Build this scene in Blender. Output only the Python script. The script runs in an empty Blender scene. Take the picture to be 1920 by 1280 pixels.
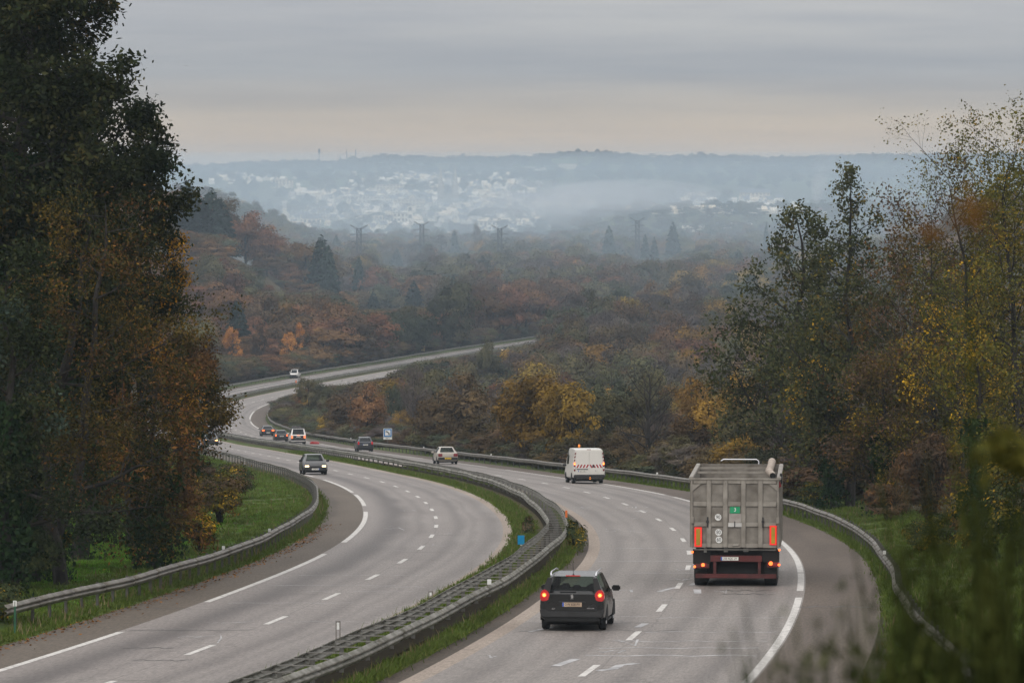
import bpy, bmesh, math, random
import numpy as np
from mathutils import Vector, Matrix

S = bpy.context.scene
COL = S.collection
F, YH, CZ = 8300.0, 330.0, 60.0      # focal length and horizon row in pixels of the 1920 wide photo; camera height

# ------------------------------------------------------------------ camera
cam = bpy.data.cameras.new('camera')
cam.sensor_width = 36.0
cam.lens = 36.0 * F / 1920
cam.shift_y = -(640 - YH) / 1920
cam.clip_start, cam.clip_end = 0.5, 30000
cam.dof.use_dof = True
cam.dof.focus_distance = 170
cam.dof.aperture_fstop = 9.0
cam_o = bpy.data.objects.new('camera', cam)
cam_o.location = (0, 0, CZ)
cam_o.rotation_euler = (math.radians(90), 0, 0)
COL.objects.link(cam_o)
S.camera = cam_o

# ------------------------------------------------------------------ sky, sun, exposure
SUN_EL, SUN_AZ = math.radians(38), math.radians(205)      # azimuth clockwise from +Y
W = bpy.data.worlds.new('World')
S.world = W
W.use_nodes = True
wt = W.node_tree
wt.nodes.clear()
def wn(t, **k):
    n = wt.nodes.new(t)
    for a, b in k.items():
        setattr(n, a, b)
    return n
out = wn('ShaderNodeOutputWorld')
bg = wn('ShaderNodeBackground')
bg.inputs['Strength'].default_value = 0.1
sky = wn('ShaderNodeTexSky', sky_type='NISHITA', sun_disc=False, sun_elevation=SUN_EL, sun_rotation=SUN_AZ,
         air_density=1.0, dust_density=2.0, ozone_density=1.0)
tc = wn('ShaderNodeTexCoord')
sep = wn('ShaderNodeSeparateXYZ')
wt.links.new(tc.outputs['Generated'], sep.inputs[0])
ramp = wn('ShaderNodeValToRGB')
cr = ramp.color_ramp
SKYR = [(0.0, (.65, .455, .275)), (.006, (.625, .445, .275)), (.0132, (.49, .41, .325)), (.0229, (.36, .37, .39)), (.038, (.45, .457, .478)), (.07, (.545, .545, .555)),
        (.3, (.92, .91, .91)), (1.0, (1.40, 1.38, 1.38))]
while len(cr.elements) < len(SKYR):
    cr.elements.new(.5)
for e_, (p_, c_) in zip(cr.elements, SKYR):
    e_.position = p_
    e_.color = (*c_, 1)
wt.links.new(sep.outputs['Z'], ramp.inputs[0])
mp = wn('ShaderNodeMapping')
mp.inputs['Scale'].default_value = (9, 9, 130)
mp.inputs['Rotation'].default_value = (0, .004, 0)
wt.links.new(tc.outputs['Generated'], mp.inputs[0])
nz = wn('ShaderNodeTexNoise')
nz.inputs['Scale'].default_value = 1.0
nz.inputs['Detail'].default_value = 5
nz.inputs['Roughness'].default_value = .58
wt.links.new(mp.outputs[0], nz.inputs['Vector'])
cl = wn('ShaderNodeValToRGB')
cl.color_ramp.elements[0].position = .33
cl.color_ramp.elements[0].color = (.87, .885, .915, 1)
cl.color_ramp.elements[1].position = .66
cl.color_ramp.elements[1].color = (1.12, 1.10, 1.055, 1)
wt.links.new(nz.outputs[0], cl.inputs[0])
mul = wn('ShaderNodeMix', data_type='RGBA', blend_type='MULTIPLY')
mul.inputs['Factor'].default_value = 1
wt.links.new(ramp.outputs[0], mul.inputs['A'])
wt.links.new(cl.outputs[0], mul.inputs['B'])
sc10 = wn('ShaderNodeMix', data_type='RGBA', blend_type='MULTIPLY')
sc10.inputs['Factor'].default_value = 1
sc10.inputs['B'].default_value = (10, 10, 10, 1)
wt.links.new(mul.outputs['Result'], sc10.inputs['A'])
veil = wn('ShaderNodeMix', data_type='RGBA')
veil.inputs['Factor'].default_value = .95                 # almost closed cloud cover over the clear sky
wt.links.new(sky.outputs[0], veil.inputs['A'])
wt.links.new(sc10.outputs['Result'], veil.inputs['B'])
wt.links.new(veil.outputs['Result'], bg.inputs['Color'])
wt.links.new(bg.outputs[0], out.inputs['Surface'])

sun = bpy.data.lights.new('sun', 'SUN')
sun.energy = 1.0
sun.angle = math.radians(22)
sun.color = (1, .95, .88)
sun_o = bpy.data.objects.new('sun', sun)
sd = Vector((math.sin(SUN_AZ) * math.cos(SUN_EL), math.cos(SUN_AZ) * math.cos(SUN_EL), math.sin(SUN_EL)))
sun_o.rotation_euler = sd.to_track_quat('Z', 'Y').to_euler()
sun_o.location = (0, -50, 200)
COL.objects.link(sun_o)

S.view_settings.view_transform = 'Standard'
S.view_settings.look = 'None'
S.view_settings.exposure = 0.1
S.view_settings.gamma = 1
S.view_settings.use_curve_mapping = False
S.render.engine = 'CYCLES'
cy = S.cycles
cy.max_bounces = 6
cy.diffuse_bounces = 3
cy.glossy_bounces = 2
cy.transmission_bounces = 3
cy.transparent_max_bounces = 12
cy.volume_bounces = 0
cy.use_denoising = True
cy.sample_clamp_indirect = 4
cy.blur_glossy = 1

# ------------------------------------------------------------------ helpers
def tag(o, label=None, cat=None, group=None, kind=None):
    for k, v in (('label', label), ('category', cat), ('group', group), ('kind', kind)):
        if v:
            o[k] = v
    return o

def empty(name, loc=(0, 0, 0), rot=(0, 0, 0), parent=None):
    o = bpy.data.objects.new(name, None)
    o.empty_display_size = .3
    o.location = loc
    o.rotation_euler = rot
    COL.objects.link(o)
    if parent:
        o.parent = parent
    return o

def link(name, me, mats=(), parent=None, loc=(0, 0, 0)):
    for m in mats if isinstance(mats, (list, tuple)) else [mats]:
        me.materials.append(m)
    o = bpy.data.objects.new(name, me)
    o.location = loc
    COL.objects.link(o)
    if parent:
        o.parent = parent
    return o

def np_mesh(name, V, Fc, smooth=False, mi=None):
    V = np.asarray(V, np.float32)
    Fc = np.asarray(Fc, np.int32)
    me = bpy.data.meshes.new(name)
    me.vertices.add(len(V))
    me.vertices.foreach_set('co', V.ravel())
    k = Fc.shape[1]
    me.loops.add(Fc.size)
    me.loops.foreach_set('vertex_index', Fc.ravel())
    me.polygons.add(len(Fc))
    me.polygons.foreach_set('loop_start', np.arange(0, Fc.size, k, dtype=np.int32))
    me.polygons.foreach_set('use_smooth', np.full(len(Fc), smooth))
    if mi is not None:
        me.polygons.foreach_set('material_index', np.asarray(mi, np.int32))
    me.update(calc_edges=True)
    me.validate()
    return me

class MB:
    """collects boxes, tubes and polygons for one mesh"""
    def __init__(s):
        s.v, s.f = [], []
    def add(s, vs, fs):
        b = len(s.v)
        s.v += [tuple(x) for x in vs]
        s.f += [tuple(b + i for i in f) for f in fs]
        return s
    def box(s, x0, x1, y0, y1, z0, z1):
        return s.add([(x0, y0, z0), (x1, y0, z0), (x1, y1, z0), (x0, y1, z0), (x0, y0, z1), (x1, y0, z1), (x1, y1, z1), (x0, y1, z1)],
                     [(0, 3, 2, 1), (4, 5, 6, 7), (0, 1, 5, 4), (1, 2, 6, 5), (2, 3, 7, 6), (3, 0, 4, 7)])
    def prism(s, poly, axis, a, b):
        """poly: 2D outline counter-clockwise, extruded along axis from a to b"""
        n = len(poly)
        def P(p, t):
            return {'x': (t, p[0], p[1]), 'y': (p[0], t, p[1]), 'z': (p[0], p[1], t)}[axis]
        vs = [P(p, a) for p in poly] + [P(p, b) for p in poly]
        fs = [tuple(range(n - 1, -1, -1)), tuple(range(n, 2 * n))] + [(i, (i + 1) % n, n + (i + 1) % n, n + i) for i in range(n)]
        return s.add(vs, fs)
    def tube(s, pts, rad, n=6, cap=True):
        pts = [Vector(p) for p in pts]
        if not isinstance(rad, (list, tuple)):
            rad = [rad] * len(pts)
        vs, fs = [], []
        for i, p in enumerate(pts):
            d = (pts[min(i + 1, len(pts) - 1)] - pts[max(i - 1, 0)]).normalized()
            a = d.orthogonal().normalized() if abs(d.z) > .95 else d.cross(Vector((0, 0, 1))).normalized()
            b = d.cross(a)
            vs += [p + (a * math.cos(2 * math.pi * k / n) + b * math.sin(2 * math.pi * k / n)) * rad[i] for k in range(n)]
        for i in range(len(pts) - 1):
            for k in range(n):
                k2 = (k + 1) % n
                fs.append((i * n + k, i * n + k2, (i + 1) * n + k2, (i + 1) * n + k))
        if cap:
            fs.append(tuple(range(n - 1, -1, -1)))
            fs.append(tuple((len(pts) - 1) * n + k for k in range(n)))
        return s.add(vs, fs)
    def mesh(s, name, bevel=0, smooth=False, segs=2):
        me = bpy.data.meshes.new(name)
        me.from_pydata(s.v, [], s.f)
        bm = bmesh.new()
        bm.from_mesh(me)
        bmesh.ops.recalc_face_normals(bm, faces=bm.faces)
        if bevel:
            bmesh.ops.bevel(bm, geom=list(bm.edges), offset=bevel, segments=segs, affect='EDGES', clamp_overlap=True)
        if smooth or bevel:
            for f in bm.faces:
                f.smooth = True
            for e in bm.edges:
                e.smooth = len(e.link_faces) == 2 and e.calc_face_angle(0) < math.radians(38)
        bm.to_mesh(me)
        bm.free()
        return me
    def build(s, name, mat, parent=None, bevel=0, smooth=False, loc=(0, 0, 0)):
        return link(name, s.mesh(name, bevel, smooth), mat, parent, loc)

def nodes(name):
    m = bpy.data.materials.new(name)
    m.use_nodes = True
    t = m.node_tree
    t.nodes.clear()
    o = t.nodes.new('ShaderNodeOutputMaterial')
    def N(ty, **k):
        n = t.nodes.new(ty)
        for a, b in k.items():
            setattr(n, a, b)
        return n
    def L(a, b):
        t.links.new(a, b)
    return m, o, N, L

def ramp_node(N, stops, interp='LINEAR'):
    r = N('ShaderNodeValToRGB')
    e = r.color_ramp
    e.interpolation = interp
    while len(e.elements) < len(stops):
        e.elements.new(.5)
    for x, (p, c) in zip(e.elements, stops):
        x.position = p
        x.color = (*c, 1) if len(c) == 3 else c
    return r

def mat(name, c, rough=.6, metal=0, var=.15, scale=4, emit=None, coat=0, c2=None, bump=0, spec=.5):
    m, o, N, L = nodes(name)
    p = N('ShaderNodeBsdfPrincipled')
    p.inputs['Roughness'].default_value = rough
    p.inputs['Metallic'].default_value = metal
    p.inputs['Coat Weight'].default_value = coat
    p.inputs['Specular IOR Level'].default_value = spec
    if var or c2:
        t = N('ShaderNodeTexCoord')
        n = N('ShaderNodeTexNoise')
        n.inputs['Scale'].default_value = scale
        n.inputs['Detail'].default_value = 4
        L(t.outputs['Object'], n.inputs['Vector'])
        d = c2 or tuple(x * (1 - 2 * var) for x in c)
        b = c if c2 else tuple(x * (1 + var) for x in c)
        r = ramp_node(N, [(.32, d), (.68, b)])
        L(n.outputs[0], r.inputs[0])
        L(r.outputs[0], p.inputs['Base Color'])
        if bump:
            bn = N('ShaderNodeBump')
            bn.inputs['Strength'].default_value = bump
            L(n.outputs[0], bn.inputs['Height'])
            L(bn.outputs[0], p.inputs['Normal'])
    else:
        p.inputs['Base Color'].default_value = (*c, 1)
    if emit:
        p.inputs['Emission Color'].default_value = (*emit[0], 1)
        p.inputs['Emission Strength'].default_value = emit[1]
    L(p.outputs[0], o.inputs['Surface'])
    return m

def pchip(x, y):
    x = np.array(x, float); y = np.array(y, float)
    h = np.diff(x); d = np.diff(y) / h; m = np.zeros_like(y)
    m[0], m[-1] = d[0], d[-1]
    for i in range(1, len(x) - 1):
        if d[i - 1] * d[i] > 0:
            w1 = 2 * h[i] + h[i - 1]; w2 = h[i] + 2 * h[i - 1]
            m[i] = (w1 + w2) / (w1 / d[i - 1] + w2 / d[i])
    def f(t):
        t = np.asarray(t, float)
        i = np.clip(np.searchsorted(x, t) - 1, 0, len(x) - 2)
        u = (t - x[i]) / h[i]
        r = (2*u**3 - 3*u**2 + 1)*y[i] + (u**3 - 2*u**2 + u)*h[i]*m[i] + (-2*u**3 + 3*u**2)*y[i+1] + (u**3 - u**2)*h[i]*m[i+1]
        r = np.where(t < x[0], y[0] + m[0]*(t - x[0]), r)
        return np.where(t > x[-1], y[-1] + m[-1]*(t - x[-1]), r)
    return f

def catmull(x, y):
    """smooth interpolation with finite-difference tangents"""
    x = np.array(x, float); y = np.array(y, float)
    m = np.gradient(y, x)
    h = np.diff(x)
    def f(t):
        t = np.asarray(t, float)
        i = np.clip(np.searchsorted(x, t) - 1, 0, len(x) - 2)
        u = (t - x[i]) / h[i]
        r = (2*u**3 - 3*u**2 + 1)*y[i] + (u**3 - 2*u**2 + u)*h[i]*m[i] + (-2*u**3 + 3*u**2)*y[i+1] + (u**3 - u**2)*h[i]*m[i+1]
        r = np.where(t < x[0], y[0] + m[0]*(t - x[0]), r)
        return np.where(t > x[-1], y[-1] + m[-1]*(t - x[-1]), r)
    return f

def sstep(a, b, t):
    u = np.clip((np.asarray(t, float) - a) / (b - a), 0, 1)
    return u * u * (3 - 2 * u)

# ------------------------------------------------------------------ lie of the land
VALLEY = pchip(*zip((-200, -6), (0, -6.5), (40, -9.0), (90, -10.97), (103, -11.5), (116, -12.03), (142, -13.12), (168, -14.27), (206, -16.0), (245, -17.8),
    (284, -19.7), (350, -22.9), (443, -27.6), (524, -31.7), (625, -36.3), (720, -39.0), (790, -40.2), (922, -42.2), (1100, -44.6),
    (1244, -46), (1500, -47), (2200, -51), (3200, -57), (3800, -56), (4000, -54), (4600, -41), (5100, -26), (5600, -10), (6200, 7), (6800, 24), (8200, 20)))
ROADX = catmull(*zip((0, -15), (45, -7.2), (60, -4.5), (75, -2.0), (90, .2), (103, 1.8), (116, 3.2), (135, 4.85), (165, 6.62), (195, 7.02), (225, 6.25), (255, 4.6),
    (285, 2.0), (315, -1.6), (350, -5.8), (395, -11.2), (450, -17.6), (510, -24.5), (570, -31.3), (625, -37.9), (675, -43.4), (720, -46.4),
    (760, -47.2), (805, -44.6), (865, -38.5), (950, -27.4), (1050, -12.9), (1100, -5.5), (1180, 8), (1260, 24), (1400, 52), (1500, 70)))
BANK = pchip(*zip((0, 0), (100, 0), (240, 0), (285, -.015), (330, -.025), (400, -.03), (450, -.028), (540, -.012), (600, -.005), (700, -.004), (800, 0), (1500, 0)))
def roadx(Y):
    return np.where(np.asarray(Y) > 1500, 70.0, ROADX(np.minimum(Y, 1500)))
SKYLINE = ([-660, -560, -470, -400, -330, -300, -260, -210, -170, -130, -50, 30, 75, 115, 180, 230, 280, 360, 440, 525, 620, 800],
           [310, 308, 303, 301, 304, 296, 293, 291, 292, 294, 294, 292, 287, 282, 283, 289, 293, 290, 292, 294, 291, 288])
def ground(X, Y):
    X = np.asarray(X, float); Y = np.asarray(Y, float)
    v = VALLEY(Y)
    d = X - roadx(Y)
    z = v + BANK(np.minimum(Y, 1500)) * np.clip(d, -5, 8)
    near = 1 - sstep(1150, 1500, Y)
    # right of the motorway the land falls away, left of it a wooded hillside climbs
    z = z - near * sstep(150, 300, Y) * np.clip((d - 10) * .10, 0, 7)
    z = z + .5 * sstep(7.5, 12, d) * (1 - sstep(150, 300, Y)) + 1.5 * sstep(12, 40, d) * (1 - sstep(150, 320, Y))
    dl = -(X - roadx(np.minimum(Y, 1230)) + 17)
    hill = np.interp(dl, [25, 42, 52, 60, 68, 76, 94, 115, 146, 205, 330], [0, 1, 4, 8, 12.5, 18, 26, 32, 37, 42, 47])
    z = z + hill * sstep(840, 1000, Y) * (1 - sstep(1310, 1620, Y))
    z = z + 32 * sstep(-95, -190, X) * np.exp(-((Y - 2600) / 380) ** 2)
    z = z + 27 * sstep(118, 175, X) * np.exp(-((Y - 1500) / 280) ** 2)
    z = z + 24 * sstep(15, 95, X) * np.exp(-((Y - 3800) / 330) ** 2)
    ridge = (330 - np.interp(X * 1.0, np.array(SKYLINE[0]) * .82, SKYLINE[1]) - 11) / F * 6800
    z = z + sstep(5700, 6800, Y) * (ridge - 24)
    # the bank beside the overbridge on which the photographer stands
    bk = 5.6 - .30 * np.clip(np.hypot(np.clip(-X - 2, 0, None) + np.clip(X - 9, 0, None), np.clip(Y - 15, 0, None)), 0, None)
    z = np.where(Y < 70, np.maximum(z, bk - 8.0 + 0 * z), z)
    return z + CZ

def at(px, py, Y):
    return Vector(((px - 960) * Y / F, Y, CZ - (py - YH) * Y / F))

def pix_ground(px, py):
    Y = np.linspace(70, 1480, 6000)
    X = (px - 960) * Y / F
    pr = YH + F * (CZ - ground(X, Y)) / Y
    i = int(np.argmax(pr <= py))
    return float(X[i]), float(Y[i]), float(ground(X[i], Y[i]))

def road_pt(d, Y, h=0.0):
    """point at lateral offset d (metres, right positive) from the dashed line of the right carriageway"""
    Y = float(Y)
    s = float(roadx(Y + .5) - roadx(Y - .5))
    n = math.hypot(1, s)
    X = float(roadx(Y)) + d
    return Vector((X, Y, float(ground(X, Y)) + h))
# ------------------------------------------------------------------ ground sheet
rows = np.concatenate([np.arange(-40, 44, 6), np.arange(45, 350, 1.5), np.arange(350, 1000, 4), np.arange(1000, 2000, 12), np.arange(2000, 8300, 60)])
DN = [-1500, -1000, -700, -520, -400, -320, -270, -230, -200, -175, -150, -132, -118, -105, -94, -84, -75, -67, -60, -53, -46, -40, -34, -29, -25, -22, -19.5, -17.5, -16.6, -15.9,
      -15.66, -15.6, -13, -10, -8, -7.05, -7.0, -6.4, -5.7, -4.9, -4.5, -4.42, -4.38, -2, 1, 4, 6.1, 6.36, 6.40, 6.8, 7.6, 9, 11, 14, 18, 23, 29, 36, 44, 53, 64, 76, 90, 105, 122, 140, 160,
      182, 206, 232, 262, 300, 350, 420, 520, 640, 800, 1000, 1300, 1600]
dn = np.array(DN, float)
YY, DD = np.meshgrid(rows, dn, indexing='ij')
XX = roadx(YY) + DD
ZZ = ground(XX, YY)
onroad = (YY < 1420) & (((DD > -15.63) & (DD < -7.02)) | ((DD > -4.41) & (DD < 6.2)))
ZZ = np.where(onroad, ZZ - .12, ZZ)
med = (DD >= -7.0) & (DD <= -4.42)
ZZ = ZZ + np.where(med & (YY < 1400), .06 + .10 * (1 - np.abs(DD + 5.6) / 1.4), 0)
ZZ = ZZ + np.where((~onroad) & (~med) & (np.abs(DD + 5) > 12), .10 * np.sin(XX * 1.7) * np.sin(YY * .9), 0)
nr, nc = YY.shape
idx = np.arange(nr * nc).reshape(nr, nc)
quads = np.stack([idx[:-1, :-1], idx[:-1, 1:], idx[1:, 1:], idx[1:, :-1]], -1).reshape(-1, 4)
me = np_mesh('ground', np.stack([XX, YY, ZZ], -1).reshape(-1, 3), quads, True)
# which land is kept as grass: verges, the lawn, the bank inside the bend, the median
g = np.zeros_like(XX)
g = np.maximum(g, ((DD < -15.6) & (DD > -46) & (YY < 480)) * 1.0)
g = np.maximum(g, ((DD < -15.6) & (DD > -21) & (YY < 1400)) * .8)
g = np.maximum(g, ((DD > 6.3) & (DD < 12.5) & (YY < 1400)) * .8)
g = np.maximum(g, med * .9)
g = np.where((DD > -5.8) & (DD < -4.8) & (YY < 1400), 0, g)
g = np.maximum(g, (YY > 2900) * (.35 + .4 * (np.sin(XX * .011 + YY * .004) > .2)))
at_ = me.attributes.new('grassy', 'FLOAT', 'POINT')
at_.data.foreach_set('value', g.ravel().astype(np.float32))
m, o, N, L = nodes('ground')
p = N('ShaderNodeBsdfPrincipled')
p.inputs['Roughness'].default_value = .95
p.inputs['Specular IOR Level'].default_value = .1
a = N('ShaderNodeAttribute', attribute_name='grassy')
t = N('ShaderNodeTexCoord')
n1 = N('ShaderNodeTexNoise'); n1.inputs['Scale'].default_value = .5; n1.inputs['Detail'].default_value = 8
n2 = N('ShaderNodeTexNoise'); n2.inputs['Scale'].default_value = 2.2; n2.inputs['Detail'].default_value = 6
L(t.outputs['Object'], n1.inputs['Vector']); L(t.outputs['Object'], n2.inputs['Vector'])
rg = ramp_node(N, [(.3, (.042, .062, .016)), (.5, (.062, .098, .022)), (.72, (.12, .115, .045))])
re = ramp_node(N, [(.3, (.045, .036, .02)), (.55, (.07, .055, .03)), (.75, (.06, .065, .025))])
L(n2.outputs[0], rg.inputs[0]); L(n1.outputs[0], re.inputs[0])
mx = N('ShaderNodeMix', data_type='RGBA')
L(a.outputs['Fac'], mx.inputs['Factor']); L(re.outputs[0], mx.inputs['A']); L(rg.outputs[0], mx.inputs['B'])
L(mx.outputs['Result'], p.inputs['Base Color']); L(p.outputs[0], o.inputs['Surface'])
bnp = N('ShaderNodeBump'); bnp.inputs['Strength'].default_value = .6; bnp.inputs['Distance'].default_value = .2
L(n2.outputs[0], bnp.inputs['Height']); L(bnp.outputs[0], p.inputs['Normal'])
GROUND = tag(link('ground', me, m), kind='structure')

# ------------------------------------------------------------------ carriageways
RY = rows[(rows >= 45) & (rows <= 1420)]
def strip(name, ds, m, lift=0.0, ys=RY, parent=None, dz=None, flare=0):
    ys = np.asarray(ys, float)
    ds = np.asarray(ds, float)
    y2, d2 = np.meshgrid(ys, ds, indexing='ij')
    if flare:
        d2 = d2 + flare * (d2 == ds[-1]) * np.clip(128 - y2, 0, 40)
    x2 = roadx(y2) + d2
    z2 = ground(x2, y2) + lift + (np.array(dz)[None, :] if dz is not None else 0)
    r, c = y2.shape
    ix = np.arange(r * c).reshape(r, c)
    q = np.stack([ix[:-1, :-1], ix[:-1, 1:], ix[1:, 1:], ix[1:, :-1]], -1).reshape(-1, 4)
    me = np_mesh(name, np.stack([x2, y2, z2], -1).reshape(-1, 3), q, True)
    uv = me.uv_layers.new(name='UVMap')
    li = np.empty(len(me.loops), np.int32)
    me.loops.foreach_get('vertex_index', li)
    uv.data.foreach_set('uv', np.stack([d2.ravel()[li], y2.ravel()[li]], -1).astype(np.float32).ravel())
    o = link(name, me, m, parent)
    return o

def asphalt(name, base, dark, bands, speck=.6, rough=.62, warm=None):
    """worn asphalt: u = metres across, v = metres along; bands = polished tyre tracks (centre, half width, strength)"""
    m, o, N, L = nodes(name)
    p = N('ShaderNodeBsdfPrincipled')
    p.inputs['Roughness'].default_value = rough
    p.inputs['Specular IOR Level'].default_value = .35
    uv = N('ShaderNodeUVMap', uv_map='UVMap')
    sp = N('ShaderNodeSeparateXYZ'); L(uv.outputs[0], sp.inputs[0])
    big = N('ShaderNodeTexNoise'); big.inputs['Scale'].default_value = 1.0; big.inputs['Detail'].default_value = 5
    mpn = N('ShaderNodeMapping'); mpn.inputs['Scale'].default_value = (.6, .07, 1)
    L(uv.outputs[0], mpn.inputs[0]); L(mpn.outputs[0], big.inputs['Vector'])
    fine = N('ShaderNodeTexNoise'); fine.inputs['Scale'].default_value = 11; fine.inputs['Detail'].default_value = 2; fine.inputs['Roughness'].default_value = .8
    mpf = N('ShaderNodeMapping'); mpf.inputs['Scale'].default_value = (1.3, .16, 1); L(uv.outputs[0], mpf.inputs[0]); L(mpf.outputs[0], fine.inputs['Vector'])
    r1 = ramp_node(N, [(.28, dark), (.72, base)])
    L(big.outputs[0], r1.inputs[0])
    r2 = ramp_node(N, [(.3, (1 - .55 * speck,) * 3), (.7, (1 + .40 * speck,) * 3)])
    L(fine.outputs[0], r2.inputs[0])
    mu = N('ShaderNodeMix', data_type='RGBA', blend_type='MULTIPLY'); mu.inputs['Factor'].default_value = 1
    L(r1.outputs[0], mu.inputs['A']); L(r2.outputs[0], mu.inputs['B'])
    cur = mu.outputs['Result']
    # wandering of the tracks
    for c, w, st in bands:
        s1 = N('ShaderNodeMath', operation='SUBTRACT'); L(sp.outputs['X'], s1.inputs[0]); s1.inputs[1].default_value = c
        nn = N('ShaderNodeMath', operation='MULTIPLY_ADD'); L(big.outputs[0], nn.inputs[0]); nn.inputs[1].default_value = .9; nn.inputs[2].default_value = -.45
        s2 = N('ShaderNodeMath', operation='ADD'); L(s1.outputs[0], s2.inputs[0]); L(nn.outputs[0], s2.inputs[1])
        ab = N('ShaderNodeMath', operation='ABSOLUTE'); L(s2.outputs[0], ab.inputs[0])
        mr = N('ShaderNodeMapRange', interpolation_type='SMOOTHSTEP'); mr.inputs['From Min'].default_value = 0; mr.inputs['From Max'].default_value = w
        mr.inputs['To Min'].default_value = st; mr.inputs['To Max'].default_value = 0
        L(ab.outputs[0], mr.inputs['Value'])
        mk = N('ShaderNodeMix', data_type='RGBA', blend_type='MULTIPLY'); L(mr.outputs[0], mk.inputs['Factor'])
        L(cur, mk.inputs['A']); mk.inputs['B'].default_value = (.3, .29, .30, 1)
        cur = mk.outputs['Result']
    # hairline cracks and joints across the road
    wv = N('ShaderNodeTexNoise'); wv.inputs['Scale'].default_value = 1; wv.inputs['Detail'].default_value = 2
    mp2 = N('ShaderNodeMapping'); mp2.inputs['Scale'].default_value = (.10, .22, 1); L(uv.outputs[0], mp2.inputs[0]); L(mp2.outputs[0], wv.inputs['Vector'])
    a1 = N('ShaderNodeMath', operation='SUBTRACT'); L(wv.outputs[0], a1.inputs[0]); a1.inputs[1].default_value = .5
    a2 = N('ShaderNodeMath', operation='ABSOLUTE'); L(a1.outputs[0], a2.inputs[0])
    mr2 = N('ShaderNodeMapRange'); mr2.inputs['From Min'].default_value = 0; mr2.inputs['From Max'].default_value = .004; mr2.inputs['To Min'].default_value = .35; mr2.inputs['To Max'].default_value = 0
    L(a2.outputs[0], mr2.inputs['Value'])
    mc = N('ShaderNodeMix', data_type='RGBA', blend_type='MULTIPLY'); L(mr2.outputs[0], mc.inputs['Factor']); L(cur, mc.inputs['A']); mc.inputs['B'].default_value = (.35, .34, .33, 1)
    cur = mc.outputs['Result']
    L(cur, p.inputs['Base Color'])
    bn = N('ShaderNodeBump'); bn.inputs['Strength'].default_value = .25; bn.inputs['Distance'].default_value = .02
    L(fine.outputs[0], bn.inputs['Height']); L(bn.outputs[0], p.inputs['Normal'])
    L(p.outputs[0], o.inputs['Surface'])
    return m

A_LEFT = asphalt('asphalt_left', (.230, .205, .190), (.182, .160, .148), [(-12.35, 1.1, .72), (-11.1, .4, .28), (-9.35, .5, .4), (-8.65, .22, .22), (-7.95, .5, .3), (-10.38, .05, .3)])
A_RIGHT = asphalt('asphalt_right', (.226, .202, .185), (.180, .158, .144), [(1.05, .5, .40), (1.9, .25, .24), (2.75, .55, .46), (-2.6, .5, .34), (-1.75, .22, .18), (-.95, .45, .3), (.16, .05, .35), (3.55, .25, .2)])
A_SHOULDER = asphalt('asphalt_shoulder', (.118, .092, .072), (.080, .061, .047), [(5.0, .5, .15)], .7, .8)
A_SHOULDER_L = asphalt('asphalt_shoulder_left', (.120, .097, .075), (.082, .065, .049), [(-15.4, .5, .3)], .7, .8)
CONC = asphalt('concrete_edge', (.33, .275, .23), (.24, .195, .16), [], .5, .85)
GUTTER = asphalt('gutter_concrete', (.085, .063, .047), (.05, .04, .03), [], .8, .85)
def st(o):
    return tag(o, kind='structure')
roadL = st(strip('road', [-13.85, -12, -10.4, -8.8, -7.42], A_LEFT))
roadR = st(strip('road', [-3.42, -1.7, 0, 2, 4.05], A_RIGHT))
st(strip('road_shoulder', [-15.7, -15, -13.85], A_SHOULDER_L))
st(strip('road_shoulder', [4.05, 5, 6.42], A_SHOULDER, flare=.02))
st(strip('concrete_edge_strip', [-7.42, -7.2, -6.96], CONC, dz=(0, .01, .02)))
st(strip('concrete_edge_strip', [-3.86, -3.6, -3.42], CONC, dz=(.02, .01, 0)))
st(strip('concrete_gutter', [-4.55, -4.35, -4.1, -3.86], GUTTER, dz=(.05, -.03, -.05, .015)))

st(strip('shaded_median_litter', [-5.68, -5.3, -4.92], mat('shade_darkened_litter', (.026, .022, .015), .95, var=.3, scale=6, spec=.02), .175, RY[RY < 500], dz=(-.01, .0, -.01)))  # leaf litter, its colour darkened to hold the shade between the beams

# painted markings, one object each
def paint_mat():
    m, o, N, L = nodes('road_paint')
    p = N('ShaderNodeBsdfPrincipled'); p.inputs['Roughness'].default_value = .65
    t = N('ShaderNodeTexCoord')
    n = N('ShaderNodeTexNoise'); n.inputs['Scale'].default_value = 5; n.inputs['Detail'].default_value = 6; n.inputs['Roughness'].default_value = .75
    L(t.outputs['Object'], n.inputs['Vector'])
    r = ramp_node(N, [(.36, (.25, .235, .22)), (.47, (.50, .48, .455)), (.7, (.66, .64, .61))])
    L(n.outputs[0], r.inputs[0]); L(r.outputs[0], p.inputs['Base Color']); L(p.outputs[0], o.inputs['Surface'])
    return m
PAINT = paint_mat()
def marking(par, name, d, w, y0, y1):
    n = max(2, int((y1 - y0) / 3) + 1)
    return strip(name, [d - w / 2, d + w / 2], PAINT, .004 + .002, np.linspace(y0, y1, n), par)
for k in range(-3, 85):                                     # 13 m rhythm, about 3.6 m painted
    yc = 103 + 12.93 * k if k < 30 else 103 + 12.93 * 30 + 12.85 * (k - 30)
    if 62 < yc < 1300:
        marking(roadR, 'lane_dash', 0, .17, yc - 1.9, yc + 1.9)
for k in range(-3, 75):
    yc = 110.3 + 12.45 * k
    if 62 < yc < 1300:
        marking(roadL, 'lane_dash', -10.38, .17, yc - 1.9, yc + 1.9)
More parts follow.
